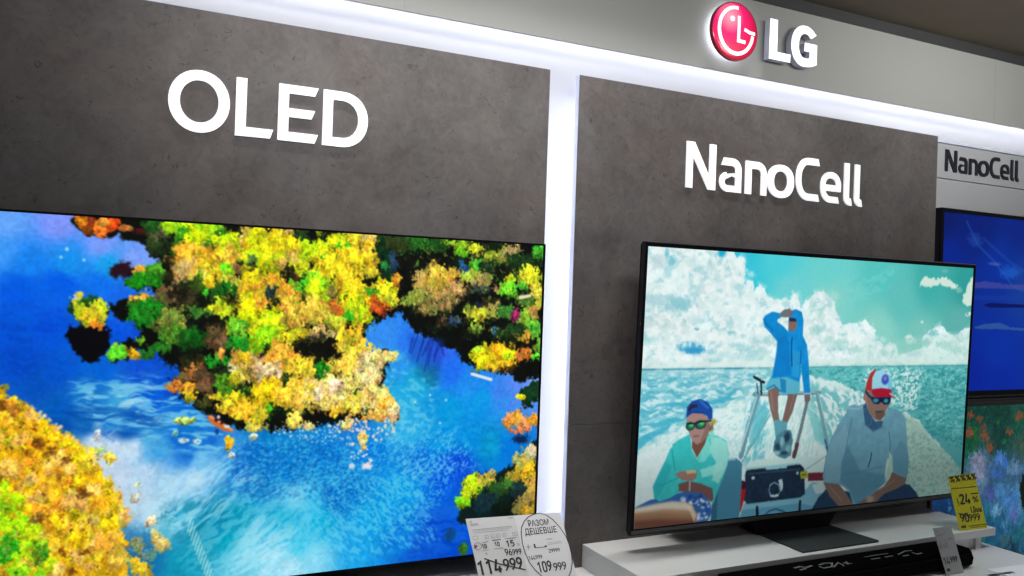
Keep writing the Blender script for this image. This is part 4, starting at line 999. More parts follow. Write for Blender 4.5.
["poly",[[[351.1,562.2],[533.2,560.1],[548.6,572],[557.8,643.8],[540.1,652],[354.2,654.5],[343.3,643.1],[343.2,569.6]],[20,38,60],1.5],{"tex":0.3,"ts":12}],
["line",[[[344.3,561.8],[533,558.7]],5.4,[150,200,200],0.9]],
["line",[[[416.3,565],[483,563.8]],8.1,[140,200,215],0.9]],
["line",[[[355.4,575.6],[534.2,573.8]],3.6,[50,75,95],0.9]],
["line",[[[427.7,625.8],[430,609.9],[445.4,604.3],[461.8,612.2],[466.5,628.7],[460.4,641.7],[448.2,643.5],[435.7,639.8],[427.7,625.8]],3.6,[120,160,175],0.7]],
["poly",[[[457.2,598.5],[473,596.9],[476.4,618.7],[470.3,631.7],[465.5,615.2]],[190,215,220],1]],
["line",[[[435.7,639.8],[460.2,639]],5.4,[200,220,225],0.8]],
["ell",[369.8,587.1,5.5,4.2,[180,205,210]]],
["ell",[525.9,584.2,5.1,4.4,[150,190,200]]],
["poly",[[[534.8,582],[560.2,579.6],[565.5,600.5],[539.9,601.5]],[165,165,40],1]],
["line",[[[542.8,590.7],[557.4,590.3]],3.6,[80,90,30],0.6]],
["poly",[[[329.6,592.2],[346.6,594.7],[345.8,630.1],[343.3,643.1],[333.7,673.8],[323.8,675.6],[325.5,628.6]],[185,18,28],1.2]],
["poly",[[[329.6,592.2],[346.6,594.7],[346.3,614.4],[331.1,613.3]],[60,15,35],1.2]],
["line",[[[389.2,666.7],[391.8,689.5]],9,[12,20,30],0.8]],
["line",[[[540.9,663.1],[541.3,691.8]],8.1,[12,20,30],0.8]],
["line",[[[418.4,689.2],[431.6,679.6],[455.9,676.3],[481.3,683.9],[496.2,693.3]],4.3,[35,80,105],0.8]],
["poly",[[[233.2,716.5],[238.2,647.5],[243.5,583.6],[254.1,548.3],[275.7,531.5],[308.7,530.9],[329.7,545.1],[332.1,602.9],[331.7,668.4],[327.7,707.4],[232.5,706.2]],[62,125,152],1.5]],
["poly",[[[233.2,716.5],[237.6,686.1],[236.5,621.7],[253.3,584.3],[256,718.7]],[30,80,112],3,0,1,0.7]],
["line",[[[256.4,535.6],[305.5,533.3]],5.4,[130,185,200],1]],
["jitter",[[[-20.7,323.2],[1190.7,311.2],[1228,714.1],[3.5,713.7]],4,1.2,0.8]],
["poly",[[[404,348.2],[424.3,340.6],[446.3,354.4],[441,378.2],[444.8,415.7],[450.9,440],[430.2,440.5],[416.3,406.8],[405.6,369.4]],[120,98,92],1.2]],
["poly",[[[472.6,352.2],[489.5,339.1],[513.6,349],[507.7,375.9],[495.3,417.4],[479.6,445.9],[459.8,441.6],[467.9,408.4],[475,379.1]],[116,94,88],1.2]],
["line",[[[415.4,361.7],[425.9,409.8]],4.5,[150,125,115],1,0.7]],
["line",[[[499.9,358.1],[486,411.7]],4.5,[145,120,110],1,0.6]],
["poly",[[[429.7,437.8],[452.4,437.4],[459.7,440.3],[479.5,443.7],[476.9,481.3],[468,505.1],[442.7,495.8]],[88,152,168],1.2]],
["poly",[[[435.6,495.4],[448.1,474.6],[472.1,464.9],[493.6,465.9],[502.8,493.3],[498.7,533.7],[478,543.3],[448.9,533.6],[433.7,516.7]],[72,125,140],1.5,2,5]],
["ell",[480.7,484.2,10.7,13.5,[25,48,68],0.5,0.9,0.4]],
["ell",[450.7,509.6,10.6,10.8,[30,60,80],0.5,0.9,0.4]],
["ell",[486.7,516.8,9,10.8,[120,165,175],0.5,0.9,0.4]],
["ell",[463.9,496.8,7.1,13.5,[130,175,185],0.5,0.9,0.4]],
["ell",[473.2,526.9,14.3,5.4,[30,60,80],0.5,0.9,0.4]],
["ell",[448.4,525.5,10.6,5.4,[150,190,195],0.5,0.9,0.4]],
["poly",[[[412.3,319.2],[515.1,320.6],[517.4,361.2],[507.9,369.1],[475.6,368.4],[461.8,373.4],[446.9,362.4],[430,347.4],[404.8,358.8],[394.9,350.7],[403.1,335]],[85,175,200],1.2]],
["poly",[[[444.1,325],[465.7,330.7],[468.3,365.5],[450.4,362.5]],[20,115,175],1.5,0,1,0.8]],
["line",[[[401,353.4],[424.5,343.3],[446.7,359.7]],3.6,[30,110,160],0.8]],
["poly",[[[373.2,169.3],[380.1,160.2],[404.7,149],[431.4,152.9],[435.8,164.5],[424.3,169.2],[423.3,175.5],[447,187.9],[463.2,201],[464,165],[468.3,146.3],[486.4,140.5],[508.9,148.1],[516.5,172.2],[516.9,211.5],[534.1,236.8],[543.2,280.2],[549.7,326.5],[555.8,367.5],[534.4,369.7],[524.9,331.6],[516.2,288.2],[517,321.7],[512.7,336.8],[465.1,322.6],[414.5,325.9],[420.8,292.8],[427.5,255.8],[428.6,228.4],[402.7,206.4],[380.4,188.8]],[12,135,205],1.3],{"tex":0.12,"ts":18}],
["poly",[[[426.2,224],[463.7,207.7],[482.5,317.5],[419.4,322],[425,255.8]],[10,112,190],3,0,1,0.55]],
["poly",[[[484.6,250.4],[510.2,255.8],[511.9,326],[486.3,320.2]],[60,160,205],3,0,1,0.5]],
["line",[[[478.7,218.3],[479.7,255.8],[484.3,293.4]],3.2,[15,55,105],0.7]],
["line",[[[513.4,250.4],[514.4,288.2]],2.7,[10,85,150],0.8]],
["line",[[[381.3,177],[410.5,200.3]],5.4,[10,100,175],1.5,0.6]],
["poly",[[[462.5,167.7],[478.1,163.4],[493.1,172.6],[492.5,188.7],[484.5,200.8],[472.1,202.3],[464,189]],[132,100,92],1]],
["poly",[[[463.2,163.7],[489,165.9],[491.4,173.9],[466.5,174.3]],[25,45,75],0.9]],
["poly",[[[431.5,153.7],[444.7,142.8],[465.7,139.7],[473.5,148.8],[467.4,162.3],[449.8,163.9],[435.7,162.9]],[105,112,118],1,1,4]],
["ell",[470.1,151.6,7.1,8,[130,95,95],0.5,0.8]],
["poly",[[[535.1,369.7],[555.2,370.2],[558.1,383.9],[550,397.3],[536.6,388.8]],[112,100,100],1]],
["line",[[[535.1,369.2],[556.2,368.9]],3.6,[170,205,215],0.7]],
["poly",[[[-1.3,635],[44.6,619.1],[98.3,613.5],[165.4,603.5],[210.2,612],[231.2,639.2],[239.4,665.6],[228.1,687.8],[196.5,692.5],[19.7,690.8]],[45,95,165],1.5]],
["scatter",[[[110.7,616.9],[210.7,619.7],[232.6,659.9],[218.4,686.9],[192.3,676.8],[174.1,639.7],[123.8,630.5]],34,2.5,6,[[190,210,235],[30,80,170],[225,235,245],[20,60,140]],1.3,0.9,0.8]],
["poly",[[[-1.2,637.4],[60.3,631.5],[111.4,628.2],[154.9,633],[177.6,645],[191.6,666.6],[190.2,691.9],[94.4,694.2],[-3.5,693.4]],[176,140,108],1.5]],
["poly",[[[-1.3,636.2],[60.2,630.3],[111.4,628.2],[155,634.3],[174.4,644.8],[168.8,654.4],[91.3,645.3],[-0.6,647.3]],[225,218,200],6,0,1,0.9]],
["poly",[[[-0.3,652.2],[76.7,654],[182.3,668.3],[190.3,694.5],[-3.4,695.9]],[150,104,76],7,0,1,0.8]],
["poly",[[[0.6,666.9],[77.7,669],[183.1,681.1],[190.7,699.6],[-3.1,700.8]],[98,56,44],8,0,1,0.85]],
["poly",[[[149,637.6],[174.4,644.8],[188.6,668.9],[183.5,686.2],[169.1,659.5]],[232,220,195],2,0,1,0.7]],
["poly",[[[156,461.6],[125.8,472.8],[101,486.5],[84.9,522.9],[64.7,558.9],[50.4,587.5],[56.3,615.1],[73.4,625.2],[104.7,619],[131.6,607.3],[152.9,602.6],[197.1,605.9],[234.1,634.3],[241.5,647.8],[255.1,610.2],[269.3,580.3],[280.3,549.9],[284.9,521.7],[275.8,485],[245.5,470.7],[212.9,464.2],[202.2,494.2],[180.5,523.5],[165,502.4]],[55,188,188],1.5],{"tex":0.07,"ts":14}],
["poly",[[[222.9,469.7],[248.9,473.5],[276,487.6],[285.1,524.3],[274.4,559.9],[254,594.7],[233.8,583],[243.6,537.4],[222.5,510.6]],[165,225,215],3,3,8,0.8]],
["poly",[[[199.4,499.1],[217.2,479.6],[228.9,510.9],[205,535.1],[185.9,533.9]],[140,225,210],2,2,6,0.7]],
["line",[[[90.6,493.5],[99.4,488.9]],9,[200,235,235],1]],
["line",[[[182.2,526.1],[216.7,472]],4,[130,225,205],0.8]],
["poly",[[[51.4,585.1],[83.7,527.8],[105.7,539.1],[84.8,592.5],[62.5,618.1]],[30,165,175],3,0,1,0.6]],
["line",[[[103.1,499.1],[115.5,549.7]],3.6,[25,150,160],1.4,0.8]],
["line",[[[69.4,586.4],[99.1,578.6],[126.1,570.5]],4.3,[30,155,165],1.4,0.7]],
["poly",[[[193.6,554.7],[263.2,538.6],[270.8,554.5],[245.7,568.4],[201.4,575.6]],[150,228,215],2,2,6,0.8]],
["poly",[[[162,456.8],[199.5,453.4],[212.9,464.2],[205.1,489.2],[182.1,523.6],[164.6,497.3]],[112,76,62],1.5]],
["poly",[[[114.7,560.9],[131.2,554.5],[162.2,554],[184.3,556.7],[183.9,574.4],[170.2,581.1],[138.8,576.4]],[150,112,102],1.2]],
["poly",[[[149.6,553.2],[181,553.9],[181.5,561.6],[153.4,562.2]],[215,190,130],1.2,0,1,0.8]],
["poly",[[[128.6,585.7],[159.5,580.3],[198.5,589.4],[236.9,605],[242,632.4],[234.4,639.5],[217.5,625.3],[200,612.5],[165.8,608.6],[131.4,604.7]],[112,76,70],1.2]],
["line",[[[164,581.9],[163.9,604.7]],4.7,[160,165,165],0.7]],
["poly",[[[143.9,418.4],[158.8,408.9],[193.4,410],[213.5,424.7],[218.3,449.1],[210.3,471.7],[195.2,483.7],[179.8,489.3],[163.5,479.6],[154.5,461.5],[144,443.5]],[158,126,120],1.2]],
["poly",[[[197.8,427.9],[216.9,428.6],[216.1,464.3],[198.4,483.8],[188.8,483.4],[199.8,458.5]],[120,90,85],2,0,1,0.6]],
["line",[[[167.4,468.4],[183.1,467.9]],3.2,[120,70,75],0.8]],
["poly",[[[140.9,420.8],[142.2,393.3],[156.8,378.6],[181.5,373.7],[207.4,382.5],[223,400.8],[224.8,426.4],[213.7,428.5],[206.6,418.1],[190.3,411.2],[158.8,409.6]],[22,72,155],1.2]],
["poly",[[[145.6,398.4],[154.2,387.4],[173,387.9],[176.6,394.3],[158,397.5],[149.4,408.6]],[38,38,58],1]],
["line",[[[181.9,379.3],[208.5,397.8]],5.4,[60,120,195],1.5,0.7]],
["line",[[[146.5,412.2],[161.7,406.5],[193.4,409.5]],2.9,[12,45,120],0.7]],
["ell",[226.9,434.1,11.3,7.7,[150,145,60],0.5,0.9,0.5]],
["ell",[221.5,449.2,8,10.2,[110,80,60],0.5,0.9,0.4]],
["ell",[226,467.3,8,12.8,[120,210,190],0.5,0.9,0.4]],
["ell",[155.4,442.2,14,10.8,[18,38,48],0.18]],
["ell",[156.3,442.2,10.1,7.8,[30,120,95],0.4]],
["ell",[159.2,439.3,6.3,3.8,[80,205,95],0.6]],
["ell",[187.1,439.2,17.7,11.4,[18,38,48],0.18]],
["ell",[188.1,439.2,12.8,8.2,[30,120,95],0.4]],
["ell",[191.1,436.3,8,4,[80,205,95],0.6]],
["line",[[[145,435],[166.8,435.9],[176.1,433.7],[201.1,430.6]],4,[15,30,40],0.8]],
["line",[[[204.4,432],[220.2,430]],3.6,[15,30,40],0.6]],
["poly",[[[580.1,695.2],[607.1,658.7],[642.6,630.8],[729,651.4],[771.3,686],[870.3,656.3],[931.7,640.2],[975.1,649.3],[1003,672.1],[1022.6,697.6],[1006.4,711.2],[589.3,718.1]],[20,48,78],2,2,6]],
["poly",[[[622.5,615.5],[680.1,622.4],[713.5,653],[748.1,692.7],[733.6,708.5],[693.5,693.7],[650.7,656.6]],[120,92,78],1.3]],
["line",[[[650.2,631.4],[699.7,674.5]],5.4,[150,118,100],1.6,0.6]],
["poly",[[[895.1,605.5],[960.1,624.5],[953.3,644.7],[916.2,656.8],[867.2,667.7],[836,688.4],[796.2,696.7],[756.5,699.1],[770.9,680.3],[802,668.4],[865.2,644.2],[888.2,622.5]],[116,90,78],1.3]],
["ell",[810.8,677.7,16.3,10.2,[190,165,145],0.6,0.7,0.3]],
["line",[[[909.8,629.9],[849.6,654.7]],5.4,[148,116,100],1.6,0.6]],
["poly",[[[764.2,403.4],[740.9,408.4],[727,402.4],[699.2,410],[696.5,425.3],[667.2,459.3],[642.1,498.8],[626.4,549.1],[619.5,601.4],[627.9,617.3],[680.3,625.2],[704.3,635.4],[726.7,651.2],[746.3,695.4],[763.3,685.4],[790.3,673.2],[825.7,661.6],[872.5,633.1],[866.4,609.4],[871.3,569],[875.1,540.2],[891.2,558.5],[899.3,605.8],[925.6,617.7],[960.4,627.5],[964.9,580.4],[951.2,520.6],[940.2,452.5],[922.3,431.3],[896.3,421.7],[862.5,414.9],[848.6,446.2],[817.6,465.2],[774.8,435]],[104,158,178],1.5],{"tex":0.08,"ts":16}],
["poly",[[[628.6,549.3],[647.5,500.2],[697.9,457.7],[717.2,503.5],[690.5,558.4],[687.6,620.1],[626.3,615.8]],[128,175,190],4,0,1,0.6]],
["poly",[[[690.5,558.4],[710.5,517.3],[763.6,591.2],[862.5,612.1],[864.7,638.4],[802,668.4],[756,693.3],[728.6,645.6],[687.6,620.1]],[72,128,152],5,2,8,0.7]],
["poly",[[[895.1,555.8],[920.9,513.3],[947.7,529.3],[964.9,580.4],[960.1,624.5],[899.3,605.8]],[82,138,160],3,0,1,0.6]],
["line",[[[720,441.6],[708.9,497.5],[701,545]],3.2,[70,118,140],1.2,0.8]],
["line",[[[872.7,487.7],[882.2,526],[875,563.4]],3.6,[60,108,130],1.2,0.8]],
["line",[[[701.4,598.5],[756.1,596.4],[860.3,585.8]],3.6,[70,125,150],1.4,0.7]],
["line",[[[805.9,545.1],[803.5,565.1],[795.1,584.6]],4,[25,60,100],0.7]],
["line",[[[702.1,412.9],[741.6,416.9],[764.7,409.1]],3.6,[150,195,205],1,0.8]],
["line",[[[768.9,460.4],[807,484.9],[850.8,472.3]],3.6,[75,125,145],1,0.8]],
["poly",[[[760.7,409],[771.8,397.9],[786.1,426.9],[812.5,453.5],[845.2,454.8],[842.6,472],[806.8,482],[772.9,460.6]],[48,88,122],1.3],{"tex":0.3,"ts":4}],
["poly",[[[761.5,369.3],[793,364.3],[826.9,382.2],[872.5,386.2],[870,406.4],[856.8,420.5],[852.3,440.6],[835,454.4],[812.3,450.7],[785.5,428.3],[770.2,397.9],[760.3,389.1]],[132,106,96],1.2]],
["poly",[[[810.2,424.8],[846.7,423.1],[850,437.6],[832.7,451.4],[815.9,445.1]],[92,72,62],1.6,0,1,0.75]],
["poly",[[[761.7,372.1],[774.4,380.9],[781.7,421],[767.5,395]],[165,120,105],1.2,0,1,0.7]],
["line",[[[814.5,427.8],[838.8,427.1]],2.7,[60,45,42],0.7]],
["poly",[[[765.1,365.1],[771.6,337.7],[784.1,314.2],[804.2,303.9],[805.2,315.9],[792.7,335.7],[793.2,365.7]],[172,48,48],1.1]],
["poly",[[[792,361.4],[791.8,329.1],[802.8,311],[826,307.5],[847.8,314.4],[867.9,332.5],[874.7,348.6],[872,365.9],[829.2,361]],[150,208,226],1.1]],
["poly",[[[850.3,319.3],[872.9,342.7],[872.8,365.9],[858.1,362.7]],[90,180,220],1.5,0,1,0.6]],
["ell",[844.2,335.1,14.8,15,[50,85,185],0.25]],
["ell",[844,332.2,7,6.3,[140,110,195],0.4]],
["poly",[[[790.5,362.2],[830.3,359.3],[870.5,363.6],[875.9,377.6],[891.4,389],[853.8,385.2],[811.1,387],[795.7,376.9]],[168,20,50],1]],
["line",[[[867.5,375.9],[882.6,383.5]],4.3,[215,190,185],0.7]],
["poly",[[[790.5,382.7],[811,386.1],[870.4,386.1],[872.6,397.8],[863.9,407.1],[845.4,407.2],[834.5,399.6],[820.8,405.9],[802.3,403.1],[792.2,392.8]],[10,30,60],0.9]],
["ell",[810.9,394.7,11.4,5.7,[70,160,185],0.5,0.85]],
["ell",[852.7,396.7,9.1,5.8,[65,170,195],0.5,0.85]],
["line",[[[769.3,368],[780.3,379.7],[795.1,388.6]],6.5,[22,45,85],0.8]],
["poly",[[[-104,535.7],[1379.9,535.2],[1417.4,922.2],[-91.1,752]],[8,16,20],110,0,1,0.3]],  # viewing-angle falloff of the screen painted in as darkening towards the bottom
["poly",[[[520,385.6],[1364.5,376.2],[1417.4,922.2],[553.1,824.7]],[10,20,24],110,0,1,0.16]],  # same painted falloff, lower right part
["grain",[3.5,0.025,None]],
["soften",[1]]]
OPS_BLUE = [
["idw",[[[6.7,10.6,0,23,100],[179.8,14.4,0,27,111],[390.2,16.7,0,32,122],[13.4,154.6,0,34,136],[290.9,174.6,0,43,147],[422.8,237.4,12,57,144],[303.8,443.1,0,44,154],[309.5,560.8,0,36,147],[154.3,541.6,0,32,144],[627.9,266,6,57,151],[884.6,552.8,0,43,144]],3,10,60]],
["line",[[[114.9,25.5],[173.6,97.3],[263.5,149],[357,222.6],[513.3,269.2]],7,[35,90,175],5,0.5]],
["line",[[[208.4,78.7],[342.5,145.2],[453.3,184.7]],9,[20,75,165],6,0.5]],
["ell",[157.7,81.8,35.2,19.7,[30,80,170],0.6,0.5,0.5]],
["ell",[344.2,179,48.1,20.3,[30,110,215],0.6,0.5,0.5]],
["ell",[263.8,155.7,31.2,6,[70,90,170],0.5,0.7,0.5]],
["poly",[[[164.4,222.9],[214.9,214.4],[346.3,223],[510.6,213.7],[511.6,234.5],[165.2,239.3]],[70,70,150],3,4,8,0.75]],
["poly",[[[208.4,294.1],[244.1,286.6],[458.4,287.9],[628.6,280.2],[629.3,294.3],[244.8,301.6]],[0,12,85],1.5,1,8,0.95]],
["poly",[[[171.2,367.5],[221.7,356.9],[299.5,352.4],[353.2,365.1],[518.4,373.4],[518.8,380.3],[300.4,372.5],[171.6,374]],[60,95,150],2,3,8,0.7]],
["poly",[[[151.2,262.7],[512.6,255.3],[513.5,272.7],[151.9,279.1]],[10,55,160],4,3,10,0.5]]]
OPS_FLOWERS = [
["idw",[[[175.3,18.1,8,62,48],[330.4,33.3,10,58,45],[438.7,54.1,20,80,60],[179.7,110.2,15,80,50],[334.4,117.5,15,60,50],[464.8,140.9,60,90,70],[235.1,212.1,110,130,165],[339.3,218.7,50,90,120],[447,225.6,60,100,140],[344.2,320.1,60,120,175],[452.1,328.6,80,140,190],[349.1,421.5,30,90,130],[479.1,433.9,40,110,140],[270.4,414,15,95,100],[42.1,312,10,50,100],[405.9,494.9,15,50,75],[-29.9,290.3,50,50,110],[675.7,275.6,60,120,170],[688.2,524.9,20,80,100],[786.2,102.9,20,80,50]],3.2,12,30]],
["scatter",[[[3.4,-6.6],[904.3,-2.2],[913.8,181.8],[10.3,140.4]],230,4,10,[[15,95,45],[8,45,38],[25,110,70],[10,60,60],[40,120,40]],0.6,0.7]],
["ell",[173.6,86.9,22.6,14,[150,72,38],0.35,0.9,0.6]],
["ell",[255.5,100.5,23.2,14.2,[150,72,38],0.35,0.9,0.6]],
["ell",[283.1,138.4,23.4,14.3,[150,72,38],0.35,0.9,0.6]],
["ell",[222,42.8,15.3,9.4,[150,72,38],0.35,0.9,0.6]],
["ell",[243.7,70.1,15.4,9.5,[150,72,38],0.35,0.9,0.6]],
["ell",[386.5,92.9,18.8,11.3,[150,72,38],0.35,0.9,0.6]],
["ell",[432.5,40.2,19.1,11.4,[150,72,38],0.35,0.9,0.6]],
["ell",[180.8,28.2,17.6,10.9,[150,72,38],0.35,0.9,0.6]],
["ell",[549.9,58.2,22.6,13.2,[150,72,38],0.35,0.9,0.6]],
["ell",[667.7,115.6,23.5,13.5,[150,72,38],0.35,0.9,0.6]],
["ell",[847.2,98.2,24.7,13.9,[150,72,38],0.35,0.9,0.6]],
["scatter",[[[10.7,150],[913.8,181.8],[934.6,587.8],[26.3,486.4]],260,4,11,[[35,100,165],[80,145,190],[15,60,115],[100,150,170],[25,110,120]],0.55,0.6]],
["poly",[[[187.5,169.7],[211.9,151.3],[253.2,160.1],[260.5,207.1],[251.8,239.7],[237.5,261.9],[216.3,243.9],[204.6,210.2]],[138,142,172],2,3,8]],
["ell",[332.1,177.9,26.4,20.2,[75,130,215],0.4,0.85,0.7]],
["ell",[364.8,196.7,21.4,16.9,[60,115,205],0.4,0.85,0.7]],
["ell",[308,223.4,21,20.2,[60,105,190],0.4,0.85,0.7]],
["ell",[345.3,232.6,21.2,16.9,[50,95,175],0.4,0.85,0.7]],
["ell",[419.4,217,32.6,20.5,[110,150,190],0.4,0.85,0.7]],
["ell",[290.5,292.4,31.3,26.8,[70,80,150],0.4,0.85,0.7]],
["ell",[342.6,286.3,26.5,20.3,[80,140,200],0.4,0.85,0.7]],
["ell",[408.5,325.2,43.3,30.7,[70,130,205],0.4,0.85,0.7]],
["ell",[329.9,352.5,31.7,16.9,[110,165,205],0.4,0.85,0.7]],
["ell",[421.8,377.3,27.2,23.9,[85,100,175],0.4,0.85,0.7]],
["ell",[377.4,458,26.8,27.2,[55,100,115],0.4,0.85,0.7]],
["ell",[447,447.9,27.4,30.9,[25,95,110],0.4,0.85,0.7]],
["ell",[296.4,416.4,20.9,33.5,[20,80,130],0.4,0.85,0.7]],
["scatter",[[[207.3,160.9],[914.7,200.2],[930.8,513.9],[220.7,442.2]],90,3,7,[[20,45,110],[120,170,205],[60,120,190]],0.3,0.7]],
["poly",[[[453.5,246.5],[502.3,229.1],[675.7,275.6],[682.8,417.9],[511.1,409.3],[470.3,364.4],[451.2,311.5]],[8,14,10],2,1,8]],
["line",[[[458.7,240],[449.6,277.1],[451.7,321.8],[470.3,364.4]],3,[60,110,30],1.5,0.8]],
["jitter",[[[-21.1,-26.4],[1596.3,-0.3],[1641.9,829],[8.5,611.8]],6,6,1.8]],
["grain",[5,0.22,None,33,0.5]],
["grain",[18,0.2,None,43,1]],
["poly",[[[-161.9,-92],[2440.4,-52],[2510.5,1125.1],[-125,718.4]],[22,42,50],5,0,1,0.22]]]
# ------------------------------------------------------------------ screen pictures (what the televisions show)
def _h(ix, iy, seed):
    n = (ix * 374761393 + iy * 668265263 + seed * 1274126177) & 0x7fffffff
    n = ((n ^ (n >> 13)) * 1103515245 + 12345) & 0x7fffffff
    n = ((n ^ (n >> 15)) * 69069 + 1) & 0x7fffffff
    return ((n ^ (n >> 11)) & 0xffff) / 65535.0
def vnoise(x, y, seed=0):
    ix = np.floor(x).astype(np.int64); iy = np.floor(y).astype(np.int64)
    fx = x - ix; fy = y - iy
    fx = fx * fx * (3 - 2 * fx); fy = fy * fy * (3 - 2 * fy)
    a = _h(ix, iy, seed); b = _h(ix + 1, iy, seed); c = _h(ix, iy + 1, seed); d = _h(ix + 1, iy + 1, seed)
    return (a * (1 - fx) + b * fx) * (1 - fy) + (c * (1 - fx) + d * fx) * fy
def fbm(x, y, o=4, seed=0):
    s = 0; a = 0.5; t = 0
    for i in range(o):
        s = s + a * vnoise(x, y, seed + i * 17); t += a; x = x * 2.03 + 5.1; y = y * 2.03 + 1.7; a *= 0.55
    return s / t
def sst(a, b, x):
    t = np.clip((x - a) / (b - a), 0, 1); return t * t * (3 - 2 * t)

class Pic:
    def __init__(s, X, Y):
        s.X, s.Y = X, Y; s.C = np.zeros(X.shape + (3,)); s.xs = X[0]; s.ys = Y[:, 0]
        s.rng = np.random.RandomState(7); s.seed = 1
    def win(s, x0, x1, y0, y1):
        i0, i1 = np.searchsorted(s.xs, [x0, x1]); j0, j1 = np.searchsorted(s.ys, [y0, y1])
        return slice(j0, j1), slice(i0, i1)
    def mix(s, w, m, col):
        if np.size(m) == 0: return
        c = np.asarray(col, float) / 255 if not (isinstance(col, np.ndarray) and col.ndim == 3) else col
        s.C[w] = s.C[w] * (1 - m[..., None]) + c * m[..., None]
    def idw(s, pts, p=3.0, warp=12, ws=40):
        x = s.X + (fbm(s.X / ws, s.Y / ws, 3, 3) - .5) * 2 * warp; y = s.Y + (fbm(s.X / ws, s.Y / ws, 3, 9) - .5) * 2 * warp
        W = 0; A = 0
        for (px, py, r, g, b) in pts:
            w = 1 / ((x - px) ** 2 + (y - py) ** 2 + 60) ** (p / 2)
            W = W + w; A = A + w[..., None] * np.array([r, g, b]) / 255
        s.C = A / W[..., None]
    def sd(s, w, pts, warp, ws):
        X, Y = s.X[w], s.Y[w]
        if warp:
            s.seed += 1
            X = X + (fbm(X / ws, Y / ws, 3, s.seed) - .5) * 2 * warp; Y = Y + (fbm(s.X[w] / ws, s.Y[w] / ws, 3, s.seed + 50) - .5) * 2 * warp
        d = np.full(X.shape, 1e9); ins = np.zeros(X.shape, bool); n = len(pts)
        for i in range(n):
            ax, ay = pts[i]; bx, by = pts[(i + 1) % n]
            ex, ey = bx - ax, by - ay; L = ex * ex + ey * ey + 1e-9
            t = np.clip(((X - ax) * ex + (Y - ay) * ey) / L, 0, 1)
            d = np.minimum(d, (X - ax - t * ex) ** 2 + (Y - ay - t * ey) ** 2)
            if ay != by:
                c = (ay > Y) != (by > Y)
                ins ^= c & (X < (bx - ax) * (Y - ay) / (by - ay) + ax)
        d = np.sqrt(d); return np.where(ins, -d, d)
    def poly(s, pts, col, soft=2.0, warp=0, ws=12, a=1.0, tex=0.0, ts=5, cut=0.0):
        xs = [p[0] for p in pts]; ys = [p[1] for p in pts]; m = soft + warp + 2
        w = s.win(min(xs) - m, max(xs) + m, min(ys) - m, max(ys) + m)
        d = s.sd(w, pts, warp, ws)
        k = sst(soft, -soft, d) * a
        if cut:
            s.seed += 1; k = k * sst(cut - .12, cut + .12, fbm(s.X[w] / ts, s.Y[w] / ts, 3, s.seed))
        c = np.asarray(col, float)[None, None, :] / 255 * np.ones(k.shape + (1,))
        if tex:
            s.seed += 1; c = c * (1 + tex * 2 * (fbm(s.X[w] / ts, s.Y[w] / ts, 4, s.seed) - .5))[..., None]
        s.mix(w, k, c)
    def line(s, pts, wd, col, soft=0.8, a=1.0):
        xs = [p[0] for p in pts]; ys = [p[1] for p in pts]; m = wd + soft + 2
        w = s.win(min(xs) - m, max(xs) + m, min(ys) - m, max(ys) + m)
        X, Y = s.X[w], s.Y[w]; d = np.full(X.shape, 1e9)
        for (ax, ay), (bx, by) in zip(pts[:-1], pts[1:]):
            ex, ey = bx - ax, by - ay; L = ex * ex + ey * ey + 1e-9
            t = np.clip(((X - ax) * ex + (Y - ay) * ey) / L, 0, 1)
            d = np.minimum(d, (X - ax - t * ex) ** 2 + (Y - ay - t * ey) ** 2)
        s.mix(w, sst(wd / 2 + soft, wd / 2 - soft, np.sqrt(d)) * a, col)
    def ell(s, cx, cy, rx, ry, col, soft=0.25, a=1.0, warp=0.0):
        w = s.win(cx - rx * 1.6, cx + rx * 1.6, cy - ry * 1.6, cy + ry * 1.6)
        r = np.sqrt(((s.X[w] - cx) / rx) ** 2 + ((s.Y[w] - cy) / ry) ** 2)
        if warp:
            s.seed += 1; q = max(3.0, min(rx, ry) / 2.2); r = r + (fbm(s.X[w] / q, s.Y[w] / q, 3, s.seed) - .5) * 2 * warp
        s.mix(w, sst(1 + soft, 1 - soft, r) * a, col)
    def crown(s, cx, cy, rx, ry, col, leaf=5.0):
        s.seed += 3
        w = s.win(cx - rx * 2, cx + rx * 2, cy - ry * 2, cy + ry * 2)
        X, Y = s.X[w], s.Y[w]
        if X.size == 0: return
        r = np.sqrt(((X - cx) / rx) ** 2 + ((Y - cy) / ry) ** 2)
        n1 = fbm(X / (leaf * 2.4), Y / (leaf * 2.4), 3, s.seed); n2 = vnoise(X / leaf, Y / leaf, s.seed + 5); n3 = vnoise(X / (leaf * .5), Y / (leaf * .5), s.seed + 9)
        n0 = fbm(X / (leaf * 4.5), Y / (leaf * 4.5), 2, s.seed + 21)
        k = sst(1.10, .92, r * .92 + (n1 - .5) * 1.1 + (n0 - .5) * .9 + (n2 - .5) * .35)
        lum = .98 + .34 * (n2 - .5) + .50 * (n3 - .5) + .55 * (n1 - .5) - .16 * (Y - cy) / ry
        c = np.asarray(col, float) / 255
        out = c * lum[..., None] + np.array([.12, .11, .05]) * (sst(.66, .95, n3) * c.max())[..., None]
        hue = (fbm(X / (leaf * 1.8), Y / (leaf * 1.8), 2, s.seed + 11) - .5)[..., None]
        out = out + hue * np.array([-.30, .16, .0]) * c.max()
        gap = sst(.285, .20, n2 * .45 + n3 * .3 + n1 * .25)[..., None] * .7
        out = out * (1 - gap)
        s.mix(w, k, np.clip(out, 0, 1.2))
